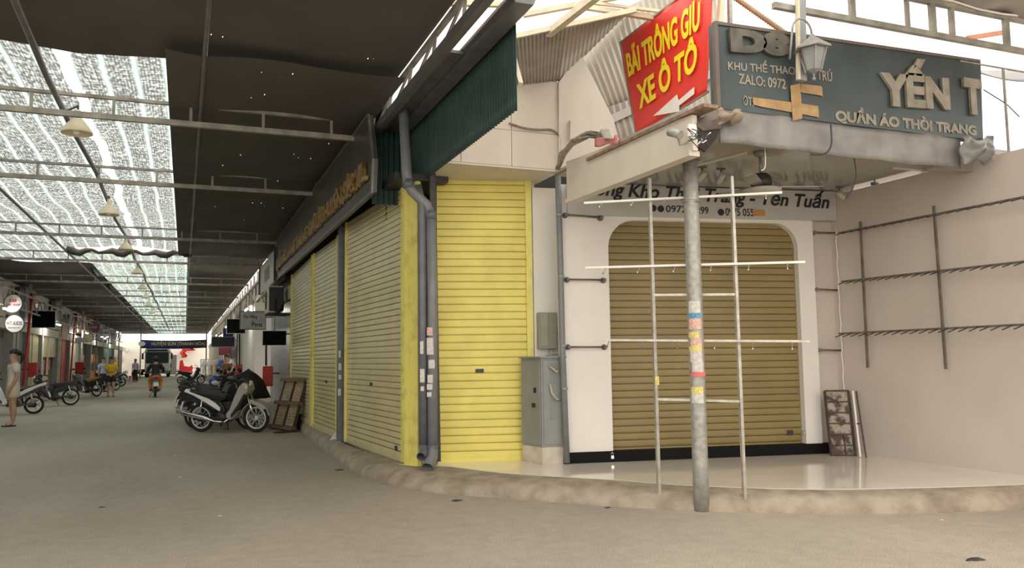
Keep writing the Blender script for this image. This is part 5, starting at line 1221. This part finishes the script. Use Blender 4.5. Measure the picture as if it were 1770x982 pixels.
    MB().sphere((.50, 0, .97), (.035, .08, .055)).build('headlight', M('headlamp_lens', (.75, .75, .72), .15), t)
    for s_ in (-1, 1): MB().sphere((.47, .13*s_, .86), (.04, .03, .025)).build('indicator', M('amber', (.65, .30, .05), .3), t)
    return t
proto_u = bike_proto(False); proto_s = bike_proto(True)
def place_bike(proto, P, ang, label, swap=None, group='parked motorbikes', first=False, lean=0.06):
    c = proto if first else copy_tree(proto, swap=swap)
    c.location = (P[0], P[1], 0); c.rotation_euler = (0, 0, ang); c['label'] = label
    if lean: c.rotation_euler = (lean, 0, ang); c.location.z = .004
    OFF[c.name] = Vector((0, 0, 0)); return c
def Mc(n, c, r=.3): return M(n, c, r, var=.05)
bk = Mc('gloss_black', (.015, .015, .017)); wh = Mc('gloss_white', (.70, .70, .68)); rd = Mc('gloss_red', (.30, .02, .02)); gy = Mc('gloss_grey', (.16, .16, .17)); br_ = Mc('brown_seat', (.26, .15, .07), .6); orr = Mc('gloss_orange', (.80, .26, .04)); bl_ = Mc('gloss_blue', (.06, .08, .30)); cr = Mc('gloss_cream', (.55, .50, .42))
a, b = atZ(351, 746, 0), atZ(441, 749, 0); ang0 = math.atan2(b.y-a.y, b.x-a.x); mid = (a+b)/2
ang_m = max(-.6, min(.6, ang0))
print('bike', a, b, (b-a).length, ang0)
u_ = Vector((math.cos(ang_m), math.sin(ang_m), 0)); pm_ = (mid.x, mid.y)
others = [(-.10, .95, bk, bk, 'black motorbike right behind the white and silver one, handlebars covered', proto_s), (-.05, 1.9, rd, cr, 'red and cream motorbike, third in the right-hand row', proto_u), (-.12, 2.9, gy, bk, 'grey motorbike, fourth in the right-hand row', proto_s), (.05, 4.0, bl_, wh, 'blue and white motorbike, fifth in the right-hand row', proto_u), (-.1, 5.4, bk, gy, 'black and grey motorbike, sixth in the right-hand row', proto_u), (.0, 7.2, rd, bk, 'dark red scooter, farthest in the right-hand row', proto_s)]
k = 0
for dx, dy, c1_, c2_, lb, pr_ in others: place_bike(pr_, (mid.x+dx, mid.y+dy), ang_m+random.uniform(-.05, .1), lb, {'bike_body': c1_, 'bike_panel': c2_})
bl = [((58, 716), (2, 718), wh, wh, bk, 'white and black scooter behind the girl at the left edge'), ((122, 701), (60, 704), bk, bk, bk, 'all black motorbike, second in the left-hand row'), ((167, 686), (118, 689), gy, bk, br_, 'dark motorbike with a brown seat, third in the left-hand row'), ((200, 675), (160, 677), bk, gy, bk, 'dark motorbike partly hidden by the woman in yellow')]
for (x0, y0), (x1, y1), c1_, c2_, st, lb in bl:
    a, b = atZ(x0, y0, 0), atZ(x1, y1, 0); d = (b-a).normalized(); an = math.atan2(d.y, d.x); m_ = a+Vector((math.cos(an), math.sin(an), 0))*.61
    place_bike(proto_s if lb[0] == 'w' else proto_u, (m_.x, m_.y), an, lb, {'bike_body': c1_, 'bike_panel': c2_, 'bike_seat': st})
rb = atZ(268, 686, 0)
place_bike(proto_u, (rb.x, rb.y), math.radians(93), 'motorbike with orange tail being ridden away down the street', {'bike_body': orr, 'bike_panel': orr, 'bike_dark': gy}, 'moving motorbike', lean=0)
far_bikes = [((330, 664), 'dark motorbike parked far along the right side, beyond the row'), ((243, 652), 'dark motorbike parked left of the bus')]
for i, ((x, y), lb) in enumerate(far_bikes): p_ = atZ(x, y, 0); place_bike(proto_s, (p_.x, p_.y), 0.2 if i == 0 else 2.9, lb, {'bike_body': bk, 'bike_panel': bk})
# scooter prototype stands in the left row next to the farthest shop; main bike is the first of its kind
p_ = atZ(216, 668, 0); place_bike(proto_s, (p_.x-.8, p_.y), 3.0, 'silver scooter parked farthest in the left-hand row', first=True)
place_bike(proto_u, pm_, ang_m, 'silver and white underbone motorbike, nearest on the right of the street', first=True)
# black rain cover over the handlebars behind
c0 = Vector((mid.x+.42, mid.y+.95, 0))
rr = random.Random(6)
def cover(u, v):
    an = 2*math.pi*u; r_ = [.02, .12, .20, .26, .30, .33, .36][min(6, int(v*6.01))]*(1+.10*math.sin(an*3)+.06*math.sin(an*7+v*5)); z = 1.22-.10*v**2-.50*v
    return c0+Vector((r_*1.25*math.cos(an), r_*.9*math.sin(an), z))
MB().grid(cover, 48, 6).build('rain_cover', M('black_cloth', (.010, .010, .011), .85, var=.3), label='black raincoat draped over the handlebars of the second motorbike', cat='cover', solid=.012)
# helmet and bag between the bikes
t = empty('helmet', (mid.x-.15, mid.y+3.95, .82), 'blue and white helmet resting on a motorbike seat in the right-hand row', 'helmet')
MB().sphere((mid.x-.15, mid.y+4.0, .94), (.15, .12, .13)).build('shell', bl_, t); MB().sphere((mid.x-.12, mid.y+3.93, .90), (.12, .08, .07)).build('visor', wh, t)

# ================================================================== WOODEN PALLET
w0, w1 = atZ(471, 741, 0), atZ(507, 746, 0)
WPl = Wall(w0, w0+(w1-w0).normalized())
Lp = (w1-w0).length; hp = WPl.hit(486, 659)[1]; 
t = empty('wooden_pallet', tuple((w0+w1)/2), 'weathered wooden pallet rack leaning against the far pale yellow shutter', 'pallet')
print('pallet', w0, w1, Lp, hp)
def pl(a, h, k=0): return WPl.pt(a+.26*h, h, -.16*h+k)
for h_, e0, e1 in ((.06, -.05, .02), (.55, -.10, .0), (1.02, -.08, .0)):
    MB().prism([(e0, h_-.035), (Lp+e1+.02, h_-.035), (Lp+e1+.02, h_+.035), (e0, h_+.035)], lambda a, b, n: pl(a, b, n), -.04, .09).build('crosspiece', WOOD, t, bevel=.006)
for u in (0.02, .5, .97):
    MB().prism([(Lp*u-.02, 0), (Lp*u+.02, 0), (Lp*u+.02, 1.0), (Lp*u-.02, 1.0)], lambda a, b, n: pl(a, b, n), -.03, .03).build('stringer', M('dark_wood', (.07, .045, .03), .8), t)
LW = M('pale_plank', (.46, .34, .21), .8, c2=(.28, .19, .12), scale=14)
for i in range(2):
    for j in range(7):
        h_ = .10+j*.062+(.49 if i else 0)
        for u in (0, 1): MB().prism([(Lp*(.05+.5*u), h_), (Lp*(.46+.48*u), h_), (Lp*(.46+.48*u), h_+.055), (Lp*(.05+.5*u), h_+.055)], lambda a, b, n: pl(a, b, n), -.02, .01).build('plank', LW, t)
b0 = pl(Lp, 1.0, -.1); MB().bar(WPl.pt(Lp+.15, 0, -.5), pl(Lp, .98, -.05), .05).build('rear_leg', M('dark_wood', (.07, .045, .03)), t)
def crumple(c, s, mat, nm, label, cat, seed):
    r_ = random.Random(seed); ph = [r_.uniform(0, 6) for _ in range(4)]
    def fn(u, v):
        an = 2*math.pi*u; ps = math.pi*v/2; k = 1+.25*math.sin(an*3+ph[0])+.18*math.sin(an*5+v*6+ph[1])
        return Vector(c)+Vector((s[0]*k*math.cos(an)*math.cos(ps), s[1]*k*math.sin(an)*math.cos(ps), s[2]*(math.sin(ps))*(1+.2*math.sin(an*2+ph[2]))))
    return MB().grid(fn, 26, 8).build(nm, mat, label=label, cat=cat)
p_ = atZ(512, 742, 0); crumple((p_.x, p_.y+.2, .0), (.26, .3, .26), M('dark_rubbish', (.025, .022, .02), .8), 'rubbish_bag', 'dark crumpled rubbish beside the wooden pallet', 'rubbish', 3)
p_ = atZ(492, 748, 0); crumple((p_.x, p_.y, 0), (.22, .10, .03), M('dark_rubbish', (.025, .022, .02)), 'cloth_scrap', 'flat dark cloth scrap on the ground in front of the pallet', 'litter', 4)
WT = atZ(563, 771, .07); WT2 = atZ(586, 757, FZ+.01)
MB().hexa([WT+Vector((0, 0, 0)), WT+Vector((.05, -.05, 0)), WT2+Vector((.04, -.12, 0)), WT2+Vector((-.06, 0, 0)), WT+Vector((0, 0, .01)), WT+Vector((.05, -.05, .01)), WT2+Vector((.04, -.12, .05)), WT2+Vector((-.06, 0, .09))]).build('cardboard_scrap', PAPW, label='folded pale cardboard scrap lying on the kerb by the dark steel post', cat='litter')
# litter on the road
for i, (x, y, s_, mt, lb) in enumerate(((588, 813, .05, DARK, 'dark dry leaf on the road near the kerb'), (790, 866, .05, DARK, 'small black scrap on the road in front of the yellow shutter'), (303, 786, .02, PAPW, 'tiny white paper bit in the middle of the road'), (311, 825, .02, PAPW, 'tiny white paper bit nearer the camera, left of the kerb bend'), (380, 892, .018, PAPW, 'tiny white paper bit in the foreground of the road'), (1627, 899, .018, PAPW, 'tiny white bit on the road in front of the right part of the kerb'), (1686, 968, .06, DARK, 'flat dark leaf near the bottom right of the road'), (176, 877, .03, DARK, 'small dark leaf in the left foreground of the road'), (1050, 878, .03, DARK, 'brown bit of debris beside the kerb left of the pole'), (430, 773, .02, PAPW, 'white speck on the road in front of the silver motorbike'))):
    p_ = atZ(x, y, 0); crumple((p_.x, p_.y, 0), (s_, s_*.6, s_*.25), mt, 'litter_scrap', lb, 'litter', i)
# plastic stools
def stool(p, mat, label):
    t = empty('plastic_stool', tuple(p), label, 'stool', 'plastic stools on the left')
    MB().lathe([(0, .45), (.15, .45), (.165, .43), (.17, .40), (.155, .40), (0, .43)], p, 16).build('seat', mat, t)
    for k in range(4):
        an = math.pi/4+k*math.pi/2; d = Vector((math.cos(an), math.sin(an), 0)); MB().bar(p+d*.14+Vector((0, 0, .42)), p+d*.20, .06, .03).build('leg', mat, t)
for i, (x, c_, lb) in enumerate(((210, 'cloth_teal', 'turquoise plastic stool, leftmost of the far row of stools'), (219, 'cloth_lilac', 'lilac plastic stool, second in the far row of stools'), (227, 'cloth_red', 'red plastic stool, third in the far row of stools'), (235, 'cloth_red', 'red plastic stool nearest the bus in the far row of stools'))):
    stool(atZ(x, 661-.4*i, 0), M('stool_'+c_[6:], dict(teal=(.04, .38, .62), lilac=(.50, .48, .78), red=(.70, .05, .06))[c_[6:]], .35), lb)

# ================================================================== PEOPLE
def skinned(name, joints, edges, mat, parent, sub=2, root=0):
    names = list(joints); me = bpy.data.meshes.new(name); off = Vector((0, 0, 0))
    me.from_pydata([tuple(Vector(joints[n][0])) for n in names], [(names.index(a), names.index(b)) for a, b in edges], []); me.materials.append(mat)
    o = bpy.data.objects.new(name, me); COL.objects.link(o); o.parent = parent; OFF[o.name] = off
    md = o.modifiers.new('skin', 'SKIN'); md.use_smooth_shade = True
    for i, n in enumerate(names):
        r = joints[n][1]; r = (r, r) if isinstance(r, (int, float)) else r; me.skin_vertices[0].data[i].radius = r; me.skin_vertices[0].data[i].use_root = (i == root)
    s = o.modifiers.new('sub', 'SUBSURF'); s.levels = s.render_levels = sub
    return o
BASE = dict(pelvis=((0, 0, .93), (.125, .09)), waist=((0, 0, 1.06), (.11, .08)), chest=((0, 0, 1.25), (.135, .095)), collar=((0, 0, 1.37), (.09, .06)), neck=((0, -.005, 1.44), .048), jaw=((0, -.02, 1.51), (.062, .068)), head=((0, -.005, 1.60), (.074, .088)), crown=((0, .005, 1.67), (.055, .065)),
    nose=((0, -.105, 1.56), .012),
    shL=((.16, 0, 1.34), .052), elL=((.21, .02, 1.08), .038), wrL=((.22, -.04, .85), .025), paL=((.22, -.05, .79), (.018, .032)),
    shR=((-.16, 0, 1.34), .052), elR=((-.21, .02, 1.08), .038), wrR=((-.22, -.04, .85), .025), paR=((-.22, -.05, .79), (.018, .032)),
    hiL=((.085, 0, .88), .085), knL=((.095, -.01, .49), .055), caL=((.095, .015, .36), .052), anL=((.095, .02, .09), .034), toL=((.10, -.12, .035), (.04, .025)),
    hiR=((-.085, 0, .88), .085), knR=((-.095, -.01, .49), .055), caR=((-.095, .015, .36), .052), anR=((-.095, .02, .09), .034), toR=((-.10, -.12, .035), (.04, .025)))
EDG = [('pelvis', 'waist'), ('waist', 'chest'), ('chest', 'collar'), ('collar', 'neck'), ('neck', 'jaw'), ('jaw', 'head'), ('head', 'crown'), ('jaw', 'nose')]
for s_ in 'LR': EDG += [('collar', 'sh'+s_), ('sh'+s_, 'el'+s_), ('el'+s_, 'wr'+s_), ('wr'+s_, 'pa'+s_), ('pelvis', 'hi'+s_), ('hi'+s_, 'kn'+s_), ('kn'+s_, 'ca'+s_), ('ca'+s_, 'an'+s_), ('an'+s_, 'to'+s_)]
def person(loc, rz, label, pose=None, top=None, topmat=None, bottom='shorts', botmat=None, sleeve=.45, hair='pony', shoes=None, scale=1.0, skin=SKIN, helmet=None, long_top=False):
    J = {k: (v[0], tuple(q*1.13 for q in v[1]) if isinstance(v[1], tuple) else v[1]*1.13) for k, v in BASE.items()}
    for k, v in (pose or {}).items(): J[k] = (v, J[k][1])
    t = empty('person', (0, 0, 0), label, 'person'); t.location = loc; t.rotation_euler = (0, 0, rz); t.scale = (scale,)*3; OFF[t.name] = Vector((0, 0, 0))
    E_ = list(EDG)
    V = lambda k: Vector(J[k][0])
    for s_, sg_ in (('L', 1), ('R', -1)):
        w_, p_ = V('wr'+s_), V('pa'+s_); d = (p_-w_).normalized(); sd = Vector((0, 1, 0)) if abs(d.z) > .5 else Vector((0, 0, 1))
        for i, (o_, ln) in enumerate(((-.026, .070), (-.009, .080), (.009, .075), (.026, .058))):
            J['f%d%s' % (i, s_)] = (tuple(p_+d*.035+sd*o_), .009); J['g%d%s' % (i, s_)] = (tuple(p_+d*(.035+ln*.55)+sd*o_+Vector((-.006*sg_, 0, 0))), .008); J['h%d%s' % (i, s_)] = (tuple(p_+d*(.03+ln)+sd*o_+Vector((-.022*sg_, 0, 0))), .007)
            E_ += [('pa'+s_, 'f%d%s' % (i, s_)), ('f%d%s' % (i, s_), 'g%d%s' % (i, s_)), ('g%d%s' % (i, s_), 'h%d%s' % (i, s_))]
        J['t'+s_] = (tuple(p_-sd*.035+d*.0), .010); J['u'+s_] = (tuple(p_-sd*.052+d*.035), .008); E_ += [('wr'+s_, 't'+s_), ('t'+s_, 'u'+s_)]
    skinned('body', J, E_, skin, t)
    def grow(keys, k): return {n: (J[n][0], tuple((r+k) for r in (J[n][1] if isinstance(J[n][1], tuple) else (J[n][1],)*2))) for n in keys}
    g = grow(['waist', 'chest', 'collar'], .035); g['hem'] = (tuple(V('pelvis')+Vector((0, 0, -.10 if long_top else -.02))), (.20, .165)); ed = [('waist', 'chest'), ('chest', 'collar'), ('hem', 'waist')]
    for s_ in 'LR':
        g['sh'+s_] = (J['sh'+s_][0], (.085, .085)); ed.append(('collar', 'sh'+s_))
        if sleeve <= 1: g['sl'+s_] = (tuple(V('sh'+s_).lerp(V('el'+s_), sleeve+.15)), (.085, .085)); ed.append(('sh'+s_, 'sl'+s_))
        else:
            g['el'+s_] = (J['el'+s_][0], (.07, .07)); g['sl'+s_] = (tuple(V('wr'+s_).lerp(V('el'+s_), .02)), (.055, .055)); ed += [('sh'+s_, 'el'+s_), ('el'+s_, 'sl'+s_)]
    g = {k: g[k] for k in (['waist']+[k for k in g if k != 'waist'])}
    skinned('shirt', g, ed, topmat, t)
    g = {'pelvis': (J['pelvis'][0], (.185, .15))}; g['belt'] = (tuple(V('pelvis')+Vector((0, 0, .10))), (.16, .13)); ed = [('pelvis', 'belt')]
    for s_ in 'LR':
        g['hi'+s_] = (J['hi'+s_][0], (.13, .13)); ed.append(('pelvis', 'hi'+s_))
        if bottom == 'shorts': g['le'+s_] = (tuple(V('hi'+s_).lerp(V('kn'+s_), .72)), (.135, .13)); ed.append(('hi'+s_, 'le'+s_))
        else:
            g['kn'+s_] = (J['kn'+s_][0], (.095, .095)); g['an'+s_] = (tuple(V('an'+s_)+Vector((0, 0, -.01))), (.08, .08)); ed += [('hi'+s_, 'kn'+s_), ('kn'+s_, 'an'+s_)]
    skinned(bottom, g, ed, botmat, t)
    for s_ in 'LR':
        a, b = V('an'+s_), V('to'+s_); c = (a+b)/2; c.z = min(a.z, b.z)-.015
        dr = Vector((b.x-a.x, b.y-a.y, 0)).normalized(); sd = Vector((-dr.y, dr.x, 0)); base = Vector((a.x, a.y, min(a.z-.085, b.z-.035)))
        MB().prism([(-.05, -.035), (.08, -.045), (.19, -.04), (.215, 0), (.19, .045), (.08, .045), (-.05, .035), (-.07, 0)], lambda p, q, n: base+dr*p+sd*q+Vector((0, 0, n)), .0, .025 if bottom == 'shorts' else .07).build('shoe', shoes or BLACK, t, bevel=.01)
    h = V('head')
    if helmet: MB().sphere(h+Vector((0, 0, .02)), (.125, .145, .13)).build('helmet', helmet, t)
    else:
        def hf(u, v):
            an = 2*math.pi*u; th = v*math.pi*(.46+.20*(.5+.5*math.sin(an))); return h+Vector((.093*math.sin(th)*math.cos(an), .012+.108*math.sin(th)*math.sin(an), .012+.105*math.cos(th)))
        MB().grid(hf, 22, 9).build('hair', HAIR, t, solid=.012)
        if hair == 'pony': MB().tube([h+Vector((0, .10, .05)), h+Vector((.01, .16, .0)), h+Vector((.01, .16, -.12)), h+Vector((.0, .13, -.22))], [.025, .04, .035, .01], 10).build('ponytail', HAIR, t)
        elif hair == 'long': MB().tube([h+Vector((0, .05, .04)), h+Vector((0, .085, -.06)), h+Vector((0, .09, -.18)), h+Vector((0, .08, -.26))], [.08, .085, .08, .05], 12).build('long_hair', HAIR, t)
    for s_ in (-1, 1):
        MB().sphere(h+Vector((.030*s_, -.083, -.005)), (.014, .008, .007), 10, 6).build('eye', BLACK, t)
        MB().sphere(h+Vector((.083*s_, .005, -.02)), (.012, .020, .032), 10, 6).build('ear', skin, t)
    MB().sphere(h+Vector((0, -.088, -.075)), (.024, .008, .007), 10, 6).build('mouth', M('lips', (.42, .14, .11), .5), t)
    return t
p_ = atZ(20, 737, 0)
person((p_.x, p_.y, 0), math.radians(-68), 'young woman standing at the left edge in a white puffy top and cream shorts, ponytail', dict(jaw=(.012, -.02, 1.51), wrL=(.19, -.10, .84), paL=(.18, -.12, .78), anL=(.07, .01, .09), toL=(.08, -.13, .035), anR=(-.07, .03, .09), toR=(-.09, -.11, .035), knR=(-.075, -.005, .49), knL=(.08, -.01, .49)), topmat=M('white_blouse', (.70, .62, .58), .8, var=.05), botmat=M('cream_shorts', (.62, .54, .42), .8, var=.05), long_top=True, sleeve=.5, scale=1.03)
p_ = atZ(191, 686, 0)
person((p_.x, p_.y, 0), math.radians(8), 'woman in a loose yellow shirt and black shorts walking towards the camera', dict(wrL=(.06, -.20, 1.08), paL=(.02, -.23, 1.08), elL=(.22, -.04, 1.1), wrR=(-.08, -.20, 1.04), paR=(-.03, -.23, 1.05), elR=(-.22, -.03, 1.1), knL=(.09, -.12, .50), anL=(.09, -.14, .10), caL=(.09, -.12, .38), toL=(.1, -.27, .05), anR=(-.09, .14, .11), caR=(-.09, .08, .37), knR=(-.09, .0, .50), toR=(-.09, .03, .04)), topmat=M('yellow_shirt', (.80, .52, .03), .8, var=.05), botmat=colours['cloth_black'], hair='long', sleeve=.7, long_top=True, scale=.98)
# rider
person((rb.x, rb.y, 0), math.radians(180+3), 'rider in a dark jacket and orange trousers riding away down the street', dict(pelvis=(0, .12, .92), waist=(0, .10, 1.04), chest=(0, .04, 1.22), collar=(0, 0, 1.33), neck=(0, -.02, 1.39), jaw=(0, -.04, 1.46), head=(0, -.03, 1.54), crown=(0, -.02, 1.60), nose=(0, -.13, 1.51),
    shL=(.17, -.0, 1.31), elL=(.30, -.12, 1.10), wrL=(.30, -.33, 1.04), paL=(.31, -.38, 1.03), shR=(-.17, .0, 1.31), elR=(-.30, -.12, 1.10), wrR=(-.30, -.33, 1.04), paR=(-.31, -.38, 1.03),
    hiL=(.10, .10, .88), knL=(.20, -.24, .68), caL=(.19, -.16, .52), anL=(.17, -.05, .34), toL=(.18, -.18, .28), hiR=(-.10, .10, .88), knR=(-.20, -.24, .68), caR=(-.19, -.16, .52), anR=(-.17, -.05, .34), toR=(-.18, -.18, .28)), topmat=M('dark_jacket', (.02, .02, .024), .8), botmat=M('orange_trousers', (.66, .25, .05), .7), bottom='trousers', sleeve=2, helmet=BLACK)
p_ = atZ(292, 650, 0)
person((p_.x, 90, 0), math.radians(20), 'distant person in dark clothes standing right of the bus', topmat=colours['cloth_black'], botmat=colours['cloth_black'], bottom='trousers', sleeve=2, hair='short')
p_ = atX(381, 660, 1.25)
person((1.3, 29.0, 0), math.radians(-40), 'person in a brown top with bare arms standing behind the right-hand motorbikes', dict(wrL=(.10, -.25, 1.10), paL=(.08, -.30, 1.10), elL=(.22, -.06, 1.1)), topmat=M('brown_top', (.20, .09, .05), .8), botmat=colours['cloth_black'], bottom='trousers', sleeve=.35, hair='short', scale=.97)
p_ = atZ(178, 680, 0); person((p_.x-.2, p_.y+2, 0), math.radians(30), 'person in a light blue shirt just left of the woman in yellow', topmat=M('light_blue_shirt', (.36, .46, .66), .8), botmat=colours['cloth_black'], bottom='trousers', hair='short', sleeve=.6)
p_ = atZ(229, 662, 0); person((p_.x, p_.y+3, 0), math.radians(-20), 'person in a lilac shirt standing behind the plastic stools', topmat=M('lilac_shirt', (.55, .48, .70), .8), botmat=colours['cloth_black'], bottom='trousers', hair='short', sleeve=.6)
# clothes rack behind right-hand bikes
t = empty('clothes_rack', (1.1, 33, 0), 'wheeled clothes rack behind the right-hand motorbikes', 'clothes rack')
MB().tube([(.55, 33, 0), (.55, 33, 1.5), (1.75, 33, 1.5), (1.75, 33, 0)], .02, 8).build('frame', GALV, t); 
for x in (.55, 1.75): MB().bar((x, 32.75, .03), (x, 33.25, .03), .03).build('foot', GALV, t)
for i, c_ in enumerate(('cloth_white', 'cloth_white', 'cloth_beige', 'cloth_blue', 'cloth_blue', 'cloth_white')):
    shirt(Vector((.65+.2*i, 33-.15+.03*i, 1.49)), Vector((.5, .866, 0)), colours[c_], .9, label='garment on the wheeled rack behind the motorbikes, %s from the left' % ['first', 'second', 'third', 'fourth', 'fifth', 'sixth'][i], cat='garment', group='garments on the wheeled rack')

# fluorescent tubes under the eaves of the shop rows
TUBE = M('lit_tube', (.9, .9, .88), .4, var=.01, emit=((1, .95, .86), 90))
for i in range(5):
    Y = 31+i*12; x = XL+.60
    t = empty('tube_light', (x, Y, 3.25), 'lit fluorescent tube under the left eaves, %s from the camera' % ords[i], 'lamp', 'tube lights on the left eaves')
    MB().tube([(x, Y, 3.25), (x, Y+1.2, 3.25)], .02, 8).build('tube', TUBE, t); MB().box((x-.03, Y-.02, 3.275), (x+.03, Y+1.22, 3.31)).build('fitting', WRAIL, t); MB().bar((x, Y+.6, 3.31), (XL+.45, Y+.6, 3.44), .03).build('hanger', TRUS, t)
for i in range(3):
    Y = 30+i*15; x = 2.0
    t = empty('tube_light', (x, Y, 3.25), 'lit fluorescent tube under the right eaves, %s from the camera' % ords[i], 'lamp', 'tube lights on the right eaves')
    MB().tube([(x, Y, 3.25), (x, Y+1.2, 3.25)], .02, 8).build('tube', TUBE, t); MB().box((x-.03, Y-.02, 3.275), (x+.03, Y+1.22, 3.31)).build('fitting', WRAIL, t); MB().bar((x, Y+.6, 3.31), (2.40, Y+.6, 3.6), .03).build('hanger', TRUS, t)
